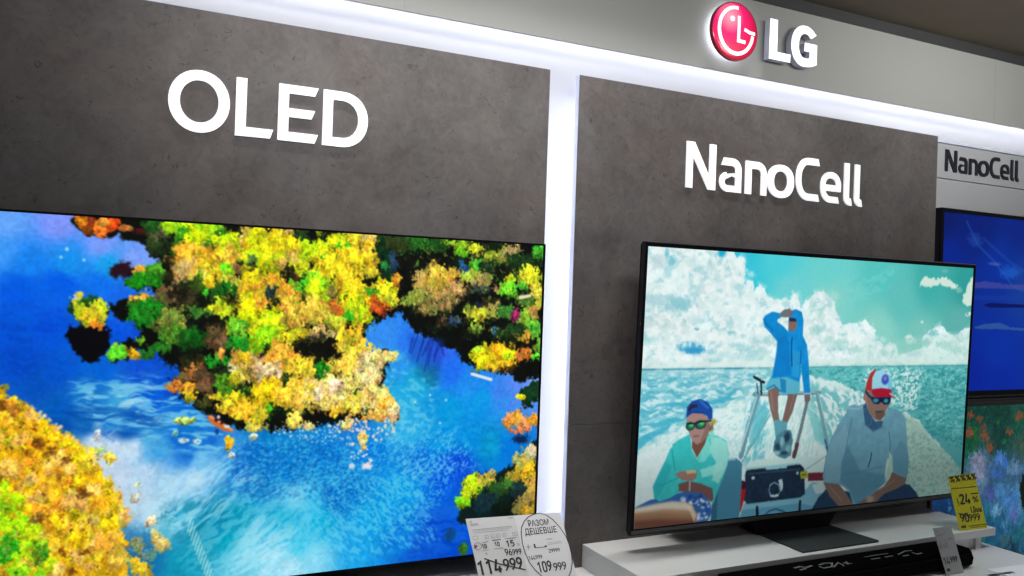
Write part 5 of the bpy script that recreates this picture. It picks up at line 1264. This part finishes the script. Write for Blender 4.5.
    def scatter(s, pts, n, r0, r1, cols, asp=1.0, a=1.0, warp=.5, kind='ell'):
        xs = [p[0] for p in pts]; ys = [p[1] for p in pts]; k = 0; t = 0
        while k < n and t < n * 30:
            t += 1
            x = s.rng.uniform(min(xs), max(xs)); y = s.rng.uniform(min(ys), max(ys)); c = False
            for i in range(len(pts)):
                ax, ay = pts[i]; bx, by = pts[(i + 1) % len(pts)]
                if (ay > y) != (by > y) and x < (bx - ax) * (y - ay) / (by - ay) + ax: c = not c
            if not c: continue
            k += 1; r = s.rng.uniform(r0, r1); col = cols[s.rng.randint(len(cols))]
            if kind == 'ell': s.ell(x, y, r * asp, r, col, .5, a, warp)
            elif kind == 'crown': s.crown(x, y, r * asp, r, col, max(3.0, r * .25))
            else: s.line([(x - r * asp, y), (x + r * asp, y + r * .15)], r * .35, col, .6, a)
    def ripple(s, pts, ang, wl, col, amt, ws=30, asp=5.0, cut=.5, soft=15):
        xs = [p[0] for p in pts]; ys = [p[1] for p in pts]
        w = s.win(min(xs) - soft, max(xs) + soft, min(ys) - soft, max(ys) + soft)
        k = sst(soft, -soft, s.sd(w, pts, 10, 30))
        c_, s_ = math.cos(math.radians(ang)), math.sin(math.radians(ang))
        U = s.X[w] * c_ + s.Y[w] * s_; V = -s.X[w] * s_ + s.Y[w] * c_; s.seed += 2
        V = V + (fbm(s.X[w] / ws, s.Y[w] / ws, 2, s.seed) - .5) * wl * 2.5
        n = fbm(U / (wl * asp), V / wl, 3, s.seed + 1)
        s.mix(w, k * amt * sst(cut - .08, cut + .1, n), col)
    def grain(s, scale, amt, pts=None, seed=90, asp=1.0):
        n = (fbm(s.X / scale / asp, s.Y / scale, 2, seed) - .5) * 2 * amt
        if pts is not None: n = n * sst(10, -10, s.sd((slice(None), slice(None)), pts, 0, 1))
        s.C = s.C * (1 + n[..., None])
    def jitter(s, pts, scale, amp, asp=1.0, seed=200):
        w = (slice(None), slice(None))
        k = sst(amp, -amp, s.sd(w, pts, 0, 1))
        dx = (vnoise(s.X / scale, s.Y / scale / asp, seed) - .5) + .6 * (vnoise(s.X / scale * 2.1, s.Y / scale / asp * 2.1, seed + 1) - .5)
        dy = (vnoise(s.X / scale, s.Y / scale / asp, seed + 7) - .5) + .6 * (vnoise(s.X / scale * 2.1, s.Y / scale / asp * 2.1, seed + 8) - .5)
        px = s.xs[1] - s.xs[0]; py = s.ys[1] - s.ys[0]; ny, nx = s.X.shape
        I = np.clip(np.rint((s.X + dx * 2 * amp * k) / px).astype(int), 0, nx - 1); J = np.clip(np.rint((s.Y + dy * 2 * amp * asp * k) / py).astype(int), 0, ny - 1)
        s.C = s.C[J, I]
    def soften(s, n=1):
        for _ in range(n):
            P = np.pad(s.C, ((1, 1), (1, 1), (0, 0)), 'edge')
            s.C = (P[1:-1, 1:-1] * 4 + (P[:-2, 1:-1] + P[2:, 1:-1] + P[1:-1, :-2] + P[1:-1, 2:]) * 2 + P[:-2, :-2] + P[2:, 2:] + P[:-2, 2:] + P[2:, :-2]) / 16
    def run(s, ops):
        for o in ops:
            getattr(s, o[0])(*o[1], **(o[2] if len(o) > 2 else {}))
        return s.C

def painter(ops):
    return lambda X, Y: Pic(X, Y).run(ops)
paint_river = painter(OPS_RIVER)
paint_boat = painter(OPS_BOAT)
paint_bluesky = painter(OPS_BLUE)
paint_flowers = painter(OPS_FLOWERS)


def lean(fn_pt, ang):
    px, py, pz = fn_pt
    c, s_ = math.cos(ang), math.sin(ang)
    def f(v):
        dy, dz = v.y - py, v.z - pz
        return Vector((v.x, py + dy * c - dz * s_, pz + dy * s_ + dz * c))
    return f

def frame_mb(x0, x1, z0, z1, l, r, t, b, ya, yb):
    A = [(x0,z0),(x1,z0),(x1,z1),(x0,z1)]; B = [(x0+l,z0+b),(x1-r,z0+b),(x1-r,z1-t),(x0+l,z1-t)]
    return MB().strip(A, B, ya, yb, True)

Q = 1 if QUALITY else 0
smat = screen_mat('screen_picture')

# --- big television on the left
t1 = root('television', (0.264, 1.66, ZR), 'large left television showing a blue river among yellow autumn trees', 'television', 'televisions on display')
X0, X1, Z0, Z1, YT = -0.3520, 0.8782, 0.9172, 1.6148, 1.643
frame_mb(X0, X1, Z0, Z1, 0.0045, 0.0052, 0.0042, 0.0058, YT, YT + 0.006).build('bezel', 'bezel', t1)
MB().box(X0 + 0.0005, X1 - 0.0005, YT + 0.0062, YT + 0.010, Z0 + 0.0005, Z1 - 0.0005).build('back_panel', 'tv_side', t1)
MB().box(X0 + 0.03, X1 - 0.03, YT + 0.0102, YT + 0.096, Z0 + 0.01, Z0 + 0.36).build('rear_housing', 'tv_back', t1, bevel=0.006)  # made deep and wide so lamp light is blocked behind the set
screen_obj('screen', t1, (X0 + 0.0045, YT + 0.0018, Z1 - 0.0042), X1 - X0 - 0.0097, Z1 - Z0 - 0.0100, (0, 0, 1), *( (860, 486) if Q else (480, 270)), paint_river, smat)
MB().prism([(0.06,0.895),(0.466,0.895),(0.466,0.9168),(0.06,0.9168)], YT + 0.002, YT + 0.045).build('stand_neck', 'tv_back', t1)
MB().box(0.08, 0.448, 1.585, 1.735, ZR + 0.0003, ZR + 0.0148).build('stand_base', 'stand', t1, bevel=0.002)

# --- television with the boat picture
t2 = root('television', (1.745, 1.66, ZR), 'television showing three people on a motor boat, on the white riser', 'television', 'televisions on display')
LN = lean((0, 1.643, 0.9235), 0.0318)
X0, X1, Z0, Z1, YT = 1.1362, 2.3548, 0.9235, 1.6340, 1.643
SX0, SX1, SZ0, SZ1 = 1.1460, 2.3475, 0.9372, 1.6248
frame_mb(X0, X1, Z0, Z1, SX0 - X0, X1 - SX1, Z1 - SZ1, SZ0 - Z0, YT, YT + 0.0045).xf(LN).build('bezel', 'bezel', t2)
frame_mb(X0 - 0.0008, X1 + 0.0008, Z0 - 0.0006, Z1 + 0.0012, 0.0022, 0.0022, 0.0026, 0.0020, YT - 0.0012, YT + 0.0115).xf(LN).build('metal_edge', 'tv_side', t2)
MB().box(X0 + 0.001, X1 - 0.001, YT - 0.0008, YT + 0.010, Z1 + 0.0013, Z1 + 0.0030).xf(LN).build('edge_line', 'tv_edge', t2)  # pale strip standing in for the highlight along the top edge
MB().box(X0 + 0.002, X1 - 0.002, YT - 0.0022, YT - 0.0001, Z0 + 0.0018, SZ0 - 0.0022).xf(LN).build('chin_bar', 'tv_chin', t2, bevel=0.0008)
MB().box(X0 + 0.001, X1 - 0.001, YT + 0.0046, YT + 0.022, Z0 + 0.002, Z1 - 0.002).xf(LN).build('back_cover', 'tv_back', t2, bevel=0.004)
MB().box(X0 + 0.16, X1 - 0.05, YT + 0.0222, YT + 0.094, Z0 + 0.03, Z0 + 0.36).xf(LN).build('rear_housing', 'tv_back', t2, bevel=0.008)  # housing depth enlarged to keep lamp light off the riser behind
up = (0, -math.sin(0.0318), math.cos(0.0318))
tl = LN(Vector((SX0, YT + 0.0012, SZ1)))
screen_obj('screen', t2, tuple(tl), SX1 - SX0, SZ1 - SZ0, up, *((720, 412) if Q else (480, 274)), paint_boat, smat)
MB().prism([(1.545,0.8842),(1.800,0.8842),(1.835,0.9228),(1.520,0.9228)], 1.648, 1.690).build('stand_neck', 'tv_back', t2)
MB().prism_z([(1.552,1.4975),(1.820,1.4975),(1.8245,1.502),(1.808,1.735),(1.560,1.735)], ZR + 0.0003, ZR + 0.0040).build('stand_base', 'stand', t2)

# --- two screens in the third bay
t3 = root('wall_television', (2.90, 1.76, 1.2), 'wall television showing a plain deep blue sky picture, upper right', 'television', 'televisions on display')
X0, X1, Z0, Z1, YT = 2.3585, 3.46, 1.2155, 1.8215, 1.742
frame_mb(X0, X1, Z0, Z1, 0.0125, 0.0125, 0.0125, 0.0160, YT, YT + 0.0305).build('bezel', 'bezel', t3)
MB().box(X0 + 0.002, X1 - 0.002, YT + 0.008, YT + 0.030, Z0 + 0.002, Z1 - 0.002).build('back_cover', 'tv_back', t3)
screen_obj('screen', t3, (X0 + 0.0125, YT + 0.003, Z1 - 0.0125), X1 - X0 - 0.025, Z1 - Z0 - 0.0285, (0, 0, 1), *((420, 230) if Q else (300, 165)), paint_bluesky, smat)
t4 = root('picture_screen', (2.95, 1.76, 0.6), 'tall screen of painted blue flowers and green meadow below the blue television', 'screen')
X0, X1, Z0, Z1, YT = 2.3450, 3.60, 0.60, 1.2050, 1.742
frame_mb(X0, X1, Z0, Z1, 0.0100, 0.018, 0.0245, 0.02, YT, YT + 0.0325).build('frame', 'bronze', t4)
MB().box(X0, X1, YT - 0.004, YT - 0.0002, Z1 - 0.0125, Z1 - 0.009).build('frame_lip', 'tv_chin', t4)
MB().box(X0 + 0.002, X1 - 0.002, YT + 0.008, YT + 0.0320, Z0 + 0.002, Z1 - 0.002).build('back_cover', 'tv_back', t4)
screen_obj('screen', t4, (X0 + 0.0100, YT + 0.003, Z1 - 0.0245), X1 - X0 - 0.028, Z1 - Z0 - 0.0445, (0, 0, 1), *((500, 222) if Q else (360, 160)), paint_flowers, smat)

# ------------------------------------------------------------------ soundbar
s = root('soundbar', (1.66, 1.44, ZS), 'long black soundbar on the white shelf in front of the riser', 'soundbar')
prof = [(1.4760,ZS+0.003),(1.4800,ZS+0.006),(1.4800,0.8660),(1.4770,0.8695),(1.4030,0.8695),(1.3960,0.8640),(1.3880,0.8475),(1.3920,0.8290),(1.3970,ZS+0.003)]
mb = MB(); n = len(prof)
vs = [(1.271, y, z) for y, z in prof] + [(2.047, y, z) for y, z in prof]
mb.add(vs, [tuple(range(n)), tuple(reversed(range(n, 2*n)))] + [(i, i+n, (i+1) % n + n, (i+1) % n) for i in range(n)])
mb.build('bar_body', 'soundbar', s, bevel=0.0015)
mb = MB(); pr = [(y, ZS + 0.003 + (z - ZS - 0.003) * 0.84) for y, z in prof]
mb.add([(1.20, y, z) for y, z in pr] + [(1.2705, y, z) for y, z in pr], [tuple(range(n)), tuple(reversed(range(n, 2*n)))] + [(i, i+n, (i+1) % n + n, (i+1) % n) for i in range(n)])
mb.build('end_cap', 'soundbar', s, bevel=0.002)
MB().box(1.28, 2.03, 1.3868, 1.3905, 0.8300, 0.8600).build('grille', 'grille', s)
for x in (1.32, 1.99):
    MB().box(x - 0.02, x + 0.02, 1.42, 1.46, ZS + 0.0002, ZS + 0.003).build('foot', 'soundbar', s)
mk = MB()
def marks(mb, pts, w):
    r = MB().ribbon(pts, w, 0, 1).xf(lambda v: Vector((v.x, v.z, 0.8696 + v.y * 0.0002)))
    mb.add(r.v, r.f)
marks(mk, [(1.4708, 1.4445), (1.4931, 1.4476), (1.5016, 1.437), (1.5271, 1.4429)], 0.006)
marks(mk, [(1.4738, 1.4286), (1.496, 1.4316)], 0.006)
marks(mk, [(1.5466, 1.4396), (1.5692, 1.4453), (1.5896, 1.4395), (1.5687, 1.4202), (1.541, 1.4189), (1.5379, 1.4314)], 0.005)
marks(mk, [(1.5704, 1.4158), (1.6065, 1.4365), (1.6045, 1.4225), (1.6002, 1.4126)], 0.004)
marks(mk, [(1.6327, 1.4357), (1.6189, 1.4173)], 0.005)
marks(mk, [(1.6161, 1.4299), (1.6347, 1.4193)], 0.004)
marks(mk, [(1.7061, 1.4453), (1.7498, 1.4461), (1.7914, 1.4446)], 0.003)
marks(mk, [(1.7088, 1.4265), (1.7392, 1.4253)], 0.004)
marks(mk, [(1.7585, 1.4265), (1.787, 1.4261)], 0.004)
marks(mk, [(1.809, 1.4291), (1.8526, 1.4432), (1.8745, 1.4397)], 0.004)
marks(mk, [(1.8108, 1.4159), (1.8333, 1.4162)], 0.005)
marks(mk, [(1.8594, 1.4279), (1.8611, 1.4146), (1.8814, 1.4158)], 0.005)
mk.build('printed_marks', 'print_grey', s)

# ------------------------------------------------------------------ price tags
def text_mesh(txt, size, sx=0.75, bold=0.0, align='LEFT'):
    cu = bpy.data.curves.new('t', 'FONT'); cu.body = txt; cu.size = size; cu.offset = bold; cu.align_x = align
    cu.resolution_u = 3
    ob = bpy.data.objects.new('t', cu); COL.objects.link(ob)
    dg = bpy.context.evaluated_depsgraph_get()
    me = bpy.data.meshes.new_from_object(ob.evaluated_get(dg))
    vs = [Vector((v.co.x * sx, v.co.y, 0)) for v in me.vertices]; fs = [tuple(p.vertices) for p in me.polygons]
    bpy.data.objects.remove(ob); bpy.data.curves.remove(cu); bpy.data.meshes.remove(me)
    return vs, fs

def _rr(x0, x1, y0, y1, r):
    P = []
    for cx_, cy_, a in ((x1 - r, y1 - r, 0), (x0 + r, y1 - r, 90), (x0 + r, y0 + r, 180), (x1 - r, y0 + r, 270)):
        P += [(cx_ + r * math.cos(math.radians(a + t)), cy_ + r * math.sin(math.radians(a + t))) for t in (0, 30, 60, 90)]
    return P + [P[0]]
SIX = [(.40, .93), (.27, .80), (.14, .60), (.07, .42), (.07, .20), (.16, .08), (.26, .06), (.37, .09), (.44, .20), (.44, .36), (.37, .48), (.26, .52), (.15, .48), (.09, .38)]
DIGITS = {'0': [_rr(.07, .44, .06, .94, .16)], '1': [[(.06, .76), (.27, .92), (.27, 0)]],
    '2': [[(.06, .76), (.12, .90), (.25, .94), (.38, .90), (.44, .76), (.41, .58), (.08, .10), (.08, .06), (.47, .06)]],
    '4': [[(.25, .98), (.06, .28), (.06, .24), (.50, .24)], [(.36, .46), (.36, 0)]],
    '5': [[(.44, .93), (.11, .93), (.09, .54), (.18, .60), (.30, .60), (.41, .52), (.44, .36), (.42, .18), (.33, .07), (.20, .06), (.06, .13)]],
    '6': [SIX], '9': [[(.51 - x, 1 - y) for x, y in SIX]]}
def digit_mesh(txt, wide):
    vs = []; fs = []; tw = len(txt) * .56 - .05
    for i, ch in enumerate(txt):
        for path in DIGITS[ch]:
            rb = MB().ribbon(path, wide, 0, 1); n = len(rb.v) // 4; o = len(vs)
            vs += [Vector((v[0] + i * .56, v[2], 0)) for v in rb.v[:2 * n]]
            fs += [tuple(k + o for k in f) for f in rb.f if max(f) < 2 * n]
    return vs, fs

def make_tag(name, fr, label, cat, paper, items, sheets=None, thick=0.0006):
    """fr = bottom-left, bottom-right, top-left, top-right corners; items are laid out in the card's own 0..1 frame"""
    BL, BR, TL, TR = [Vector(p) for p in fr]
    nrm = (BR - BL).cross(TL - BL).normalized()
    if nrm.y > 0: nrm = -nrm
    r = root(name, tuple((BL + BR) / 2), label, cat, 'price tags on the shelves' if cat == 'price tag' else None)
    def at(u, v, d=0.0):
        return BL * (1-u) * (1-v) + BR * u * (1-v) + TL * (1-u) * v + TR * u * v + nrm * d
    def slab(u0, u1, v0, v1, d0, d1):
        vs = [at(u, v, d) for d in (d0, d1) for u, v in ((u0,v0),(u1,v0),(u1,v1),(u0,v1))]
        return vs, [(0,3,2,1),(4,5,6,7),(0,1,5,4),(1,2,6,5),(2,3,7,6),(3,0,4,7)]
    o = MB().add(*slab(0, 1, 0, 1, 0, thick)).build('card', paper, r)
    for (u0, u1, v0, v1, m_, nm) in (sheets or []):
        MB().add(*slab(u0, u1, v0, v1, thick + 0.0001, thick + 0.0005)).build(nm, m_, r)
    W = ((BR - BL).length + (TR - TL).length) / 2; H = ((TL - BL).length + (TR - BR).length) / 2
    mbs = {}
    d = thick + 0.0008
    for it in items:
        kind = it[0]; m_ = it[1]
        mb = mbs.setdefault(m_, MB())
        if kind == 't':       # text: u, v baseline, height (fraction of H), width scale, string, bold, slant
            _, _, u, v, hh, sx, txt, bold = it[:8]
            if all(ch in DIGITS for ch in txt): vs, fs = digit_mesh(txt, .105 + 2.4 * bold)
            else: vs, fs = text_mesh(txt, 1.0, 1.0, bold)
            x0 = min(p.x for p in vs); x1 = max(p.x for p in vs); y1 = max(p.y for p in vs); y0 = min(0.0, min(p.y for p in vs)) if txt != 'ДЕШЕВШЕ' else 0.0
            vs = [Vector(((p.x - x0) / (x1 - x0) * sx * W, p.y / y1 * hh * H, 0)) for p in vs]
            mb.add([at(u + p.x / W, v + p.y / H, d) for p in vs], fs)
        elif kind == 'l':     # line
            _, _, pts, w = it
            rb = MB().ribbon([(a * W, b * H) for a, b in pts], w * H, 0, 1)
            n = len(pts)
            keep = [f for f in rb.f if max(f) < 2 * n]
            mb.add([at(v[0] / W, v[2] / H, d) for v in rb.v[:2 * n]], keep)
        elif kind == 'r':
            _, _, u0, u1, v0, v1 = it
            mb.add([at(u0, v0, d), at(u1, v0, d), at(u1, v1, d), at(u0, v1, d)], [(0, 1, 2, 3)])
    for m_, mb in mbs.items():
        mb.build('printing', m_, r)
    return r

make_tag('price_tag', [(0.6833, 1.4875, 0.8801), (0.9075, 1.4957, 0.8844), (0.6833, 1.598, 1.0162), (0.9138, 1.598, 1.0102)], 'large white price tag reading 109999 leaning below the river-picture television', 'price tag', 'paper', [('t', 'ink_grey', 0.0312, 0.9441, 0.0253, 0.0218, 'LG', 0.01), ('t', 'ink_grey', 0.0281, 0.9069, 0.0251, 0.0841, 'OLED55', 0.01), ('t', 'ink_grey', 0.4282, 0.9558, 0.024, 0.0517, '96999', 0.0), ('l', 'ink_grey', [(0.0419, 0.8532), (0.4467, 0.8589)], 0.0045), ('l', 'ink_grey', [(0.0408, 0.834), (0.4432, 0.8404)], 0.003), ('l', 'ink_grey', [(0.0402, 0.8117), (0.4011, 0.8138)], 0.004), ('t', 'ink', 0.0974, 0.6104, 0.0586, 0.0473, '10', 0.02), ('t', 'ink', 0.2272, 0.6222, 0.0547, 0.0521, '10', 0.02), ('t', 'ink', 0.3446, 0.597, 0.0858, 0.0854, '15', 0.02), ('t', 'ink_grey', 0.451, 0.6019, 0.0281, 0.0308, '%', 0.0), ('l', 'ink_grey', [(0.1055, 0.6856), (0.1722, 0.6919)], 0.006), ('l', 'ink_grey', [(0.0931, 0.5877), (0.1644, 0.5879)], 0.005), ('l', 'ink_grey', [(0.2094, 0.6992), (0.3006, 0.7027)], 0.012), ('l', 'ink_grey', [(0.2129, 0.5915), (0.3035, 0.5922)], 0.006), ('l', 'ink_grey', [(0.3412, 0.7052), (0.46, 0.7041)], 0.008), ('l', 'ink_grey', [(0.3686, 0.4584), (0.4417, 0.4559)], 0.003), ('t', 'ink_grey', 0.1178, 0.5304, 0.0241, 0.0197, 'R', 0.0), ('t', 'ink', 0.3112, 0.4882, 0.0891, 0.0726, '96', 0.012), ('t', 'ink', 0.3883, 0.4838, 0.0774, 0.0938, '999', 0.01), ('t', 'ink', 0.0084, 0.2969, 0.1804, 0.2345, '114', 0.02), ('t', 'ink', 0.2666, 0.2995, 0.1566, 0.196, '999', 0.015), ('l', 'ink', [(0.0925, 0.4909), (0.2248, 0.405), (0.4812, 0.2848)], 0.014), ('t', 'ink', 0.6228, 0.835, 0.0867, 0.2234, 'РАЗОМ', 0.018), ('t', 'ink', 0.5645, 0.7238, 0.0874, 0.3448, 'ДЕШЕВШЕ', 0.016), ('l', 'ink_grey', [(0.7751, 0.6438), (0.8383, 0.6385)], 0.008), ('l', 'ink_grey', [(0.7764, 0.5874), (0.9264, 0.5936)], 0.004), ('l', 'ink_grey', [(0.776, 0.5667), (0.9326, 0.5731)], 0.004), ('l', 'ink_grey', [(0.5413, 0.5691), (0.5881, 0.5655)], 0.008), ('l', 'ink_grey', [(0.5686, 0.6056), (0.5613, 0.5322)], 0.008), ('l', 'ink', [(0.6321, 0.5967), (0.6342, 0.5447)], 0.022), ('l', 'ink', [(0.6318, 0.5451), (0.7541, 0.5412)], 0.009), ('l', 'ink', [(0.7343, 0.5505), (0.7622, 0.5495)], 0.018), ('t', 'ink', 0.7662, 0.457, 0.0523, 0.1224, '29999', 0.015), ('t', 'ink', 0.5385, 0.395, 0.0553, 0.1452, '144999', 0.015), ('t', 'ink', 0.6075, 0.2198, 0.1473, 0.1509, '109', 0.02), ('t', 'ink', 0.7755, 0.2094, 0.1093, 0.1379, '999', 0.015), ('l', 'ink_grey', [(0.0311, 0.7744), (0.078, 0.7733), (0.0749, 0.7308), (0.028, 0.7321), (0.0311, 0.7744)], 0.0035), ('l', 'ink_grey', [(0.1506, 0.7678), (0.1864, 0.7681), (0.1831, 0.7249), (0.1473, 0.7248), (0.1506, 0.7678)], 0.0035), ('l', 'ink_grey', [(0.1607, 0.7516), (0.1656, 0.7331)], 0.006), ('l', 'ink_grey', [(0.211, 0.7712), (0.2471, 0.7715), (0.2437, 0.728), (0.2077, 0.7279), (0.211, 0.7712)], 0.0035), ('l', 'ink_grey', [(0.2212, 0.7549), (0.226, 0.7362)], 0.006), ('l', 'ink_grey', [(0.2681, 0.7736), (0.3045, 0.7739), (0.301, 0.7301), (0.2646, 0.73), (0.2681, 0.7736)], 0.0035), ('l', 'ink_grey', [(0.2783, 0.7572), (0.2831, 0.7383)], 0.006), ('l', 'ink_grey', [(0.3329, 0.7767), (0.3696, 0.777), (0.366, 0.7328), (0.3294, 0.7327), (0.3329, 0.7767)], 0.0035), ('l', 'ink_grey', [(0.3432, 0.7601), (0.3481, 0.7411)], 0.006), ('l', 'ink_grey', [(0.4368, 0.7754), (0.486, 0.7743), (0.4822, 0.7293), (0.4331, 0.7307), (0.4368, 0.7754)], 0.0035), ('l', 'ink_grey', [(0.4531, 0.7578), (0.458, 0.7385)], 0.006), ('l', 'ink_grey', [(0.0925, 0.6432), (0.088, 0.6293), (0.08, 0.6174), (0.0697, 0.6088), (0.058, 0.6045), (0.0462, 0.605), (0.0356, 0.61), (0.0274, 0.6191), (0.0223, 0.6314), (0.0211, 0.6454), (0.0237, 0.6597), (0.03, 0.6728), (0.0392, 0.6832), (0.0504, 0.6899), (0.0624, 0.692), (0.0738, 0.6894), (0.0834, 0.6822), (0.0901, 0.6712), (0.0933, 0.6578), (0.0925, 0.6432)], 0.006), ('l', 'ink_red', [(0.0277, 0.6664), (0.0333, 0.6337), (0.0496, 0.6577)], 0.022), ('l', 'ink', [(0.5258, 0.7554), (0.5446, 0.8324), (0.5868, 0.9082), (0.6418, 0.9647), (0.7115, 0.9978), (0.7768, 1.0053), (0.836, 0.9797), (0.898, 0.9012), (0.9529, 0.7858), (0.9916, 0.6556), (1.0047, 0.5296), (1.0009, 0.3996), (0.9864, 0.2894), (0.9506, 0.1851), (0.9092, 0.1152), (0.8527, 0.0652), (0.7862, 0.0563), (0.7158, 0.0859), (0.6323, 0.1701), (0.5764, 0.2631), (0.5356, 0.3682), (0.5172, 0.4927), (0.5109, 0.6167), (0.5258, 0.7554)], 0.013)], sheets=[(0.497,0.999,0.001,0.999,'paper_b','offer_sheet')], thick=0.0006)
make_tag('price_tag', [(2.1376, 1.4949, 0.8801), (2.2439, 1.4857, 0.8798), (2.1376, 1.5363, 1.0223), (2.2429, 1.5288, 1.0278)], 'yellow discount price tag reading 24 percent on the right end of the riser', 'price tag', 'paper_yellow', [('t', 'ink', 0.0519, 0.8911, 0.1088, 0.1787, '%', 0.03), ('t', 'ink', 0.2512, 0.8902, 0.1083, 0.1799, '%', 0.03), ('t', 'ink', 0.4519, 0.8894, 0.1077, 0.181, '%', 0.03), ('t', 'ink', 0.6539, 0.8885, 0.1073, 0.1822, '%', 0.03), ('t', 'ink', 0.8573, 0.8877, 0.1067, 0.1834, '%', 0.03), ('t', 'ink', 0.2409, 0.4679, 0.186, 0.3747, '24', 0.022), ('t', 'ink_olive', 0.7048, 0.479, 0.1061, 0.2168, '%', 0.02), ('l', 'ink_olive', [(0.6874, 0.6393), (0.9644, 0.6326)], 0.02), ('l', 'ink_olive', [(0.0387, 0.7678), (0.9707, 0.7534)], 0.012), ('t', 'ink_olive', 0.5614, 0.3031, 0.1096, 0.179, 'Ці', 0.03), ('t', 'ink_olive', 0.755, 0.3028, 0.0739, 0.1981, 'ни', 0.03), ('t', 'ink', 0.1179, 0.1449, 0.1638, 0.317, '90', 0.022), ('t', 'ink', 0.4388, 0.1463, 0.1307, 0.3919, '999', 0.015), ('l', 'ink', [(0.0813, 0.3116), (0.2302, 0.2857), (0.4157, 0.2505)], 0.02), ('l', 'ink_olive', [(0.0822, 0.0635), (0.258, 0.0674)], 0.05), ('l', 'ink_olive', [(0.3312, 0.0638), (0.9944, 0.0769)], 0.012), ('l', 'ink_olive', [(0.3936, 0.0358), (1.0053, 0.0467)], 0.008), ('l', 'ink_olive', [(0.1679, 0.5999), (0.1757, 0.4462)], 0.02)])
make_tag('price_tag', [(1.9119, 1.3675, 0.8229), (1.9828, 1.3717, 0.824), (1.9119, 1.4103, 0.9319), (1.9862, 1.4131, 0.9291)], 'grey price tag reading 14999 standing in front of the black soundbar', 'price tag', 'paper_grey', [('t', 'ink', 0.0542, 0.2163, 0.1696, 0.3149, '14', 0.012), ('t', 'ink', 0.4151, 0.2348, 0.1286, 0.4185, '999', 0.015), ('l', 'ink_grey', [(0.0669, 0.8297), (0.439, 0.8414), (0.5579, 0.8969)], 0.02), ('l', 'ink_grey', [(0.62, 0.7302), (0.8942, 0.7419)], 0.03), ('l', 'ink_grey', [(0.1588, 0.7452), (0.1648, 0.6155)], 0.02), ('l', 'ink_grey', [(0.4498, 0.7496), (0.4497, 0.6082)], 0.03), ('t', 'ink_grey', -0.0362, 0.5587, 0.0762, 0.2408, '10', 0.04), ('t', 'ink_grey', 0.2544, 0.5602, 0.0774, 0.2433, '10', 0.04), ('l', 'ink', [(0.0878, 0.1106), (0.2611, 0.1095)], 0.06), ('l', 'ink_grey', [(0.1036, 0.9479), (0.2742, 0.8999)], 0.015)])
make_tag('shelf_label', [(2.0643, 1.2884, 0.8233), (2.2287, 1.2761, 0.8233), (2.0603, 1.3634, 0.8233), (2.2247, 1.3511, 0.8233)], 'white shelf label lying at the right end of the shelf counter', 'label', 'paper_b', [('l', 'ink', [(-0.259, 0.4739), (-0.0641, 0.4718)], 0.16), ('t', 'ink', -0.0295, 0.4196, 0.1963, 0.3082, 'Рекомендовано', 0.04)])

# ------------------------------------------------------------------ lights
def area(name, loc, target, sx, sy, power, col=(1, 1, 1), spread=None):
    l = bpy.data.lights.new(name, 'AREA'); l.shape = 'RECTANGLE'; l.size = sx; l.size_y = sy; l.energy = power; l.color = col
    if spread: l.spread = spread
    o = bpy.data.objects.new(name, l); COL.objects.link(o); o.location = loc
    o.rotation_euler = (Vector(target) - Vector(loc)).to_track_quat('-Z', 'Y').to_euler()
    return o
area('ceiling_lamp', (0.66, 0.80, 2.34), (0.76, 1.75, 1.94), 1.4, 0.22, 6.2, (1.0, 0.975, 0.965), 1.6)
area('fascia_fill_right', (2.30, 0.80, 2.33), (2.40, 1.75, 2.26), 1.0, 0.25, 5.6, (1.0, 0.985, 0.95), 1.7)  # added fill light, brightens the right part of the fascia
area('down_lamp', (0.95, 1.655, 2.362), (0.95, 1.655, 0.0), 1.65, 0.03, 3.3, (1.0, 0.98, 0.95), 1.0)
area('shelf_fill_right', (2.45, 1.10, 2.362), (2.40, 1.30, 0.0), 0.5, 0.3, 2.0, (0.95, 0.97, 1.0), 0.9)  # extra light added to lift the right end of the shelf
area('store_lamp', (0.0, -0.6, 2.30), (0.5, 1.7, 1.7), 1.6, 0.8, 1.8, (1.0, 0.98, 0.96))


w = bpy.data.worlds.new('store_ambient'); scene.world = w; w.use_nodes = True
bgn = w.node_tree.nodes['Background']
bgn.inputs['Color'].default_value = (0.92, 0.95, 1.0, 1); bgn.inputs['Strength'].default_value = WORLD

# ------------------------------------------------------------------ camera
cam = bpy.data.cameras.new('camera'); co = bpy.data.objects.new('camera', cam); COL.objects.link(co)
a, b, g_, F = 4.51230787e-01, 6.38639786e-03, 3.45783110e-02, 814.113344
fw = Vector((math.sin(a) * math.cos(b), math.cos(a) * math.cos(b), math.sin(b)))
r_ = Vector((math.cos(a), -math.sin(a), 0)); u_ = r_.cross(fw)
rx = r_ * math.cos(g_) + u_ * math.sin(g_); ux = -r_ * math.sin(g_) + u_ * math.cos(g_)
mw = Matrix(((rx.x, ux.x, -fw.x, 0), (rx.y, ux.y, -fw.y, 0), (rx.z, ux.z, -fw.z, 1.5), (0, 0, 0, 1)))
co.matrix_world = mw
cam.sensor_width = 36; cam.sensor_fit = 'HORIZONTAL'; cam.lens = F * 36 / 1024; cam.clip_start = 0.02
scene.camera = co

vs_ = scene.view_settings
vs_.view_transform = 'Standard'; vs_.look = 'None'; vs_.exposure = 0; vs_.gamma = 1; vs_.use_curve_mapping = False
scene.cycles.max_bounces = 6
scene.cycles.use_denoising = True
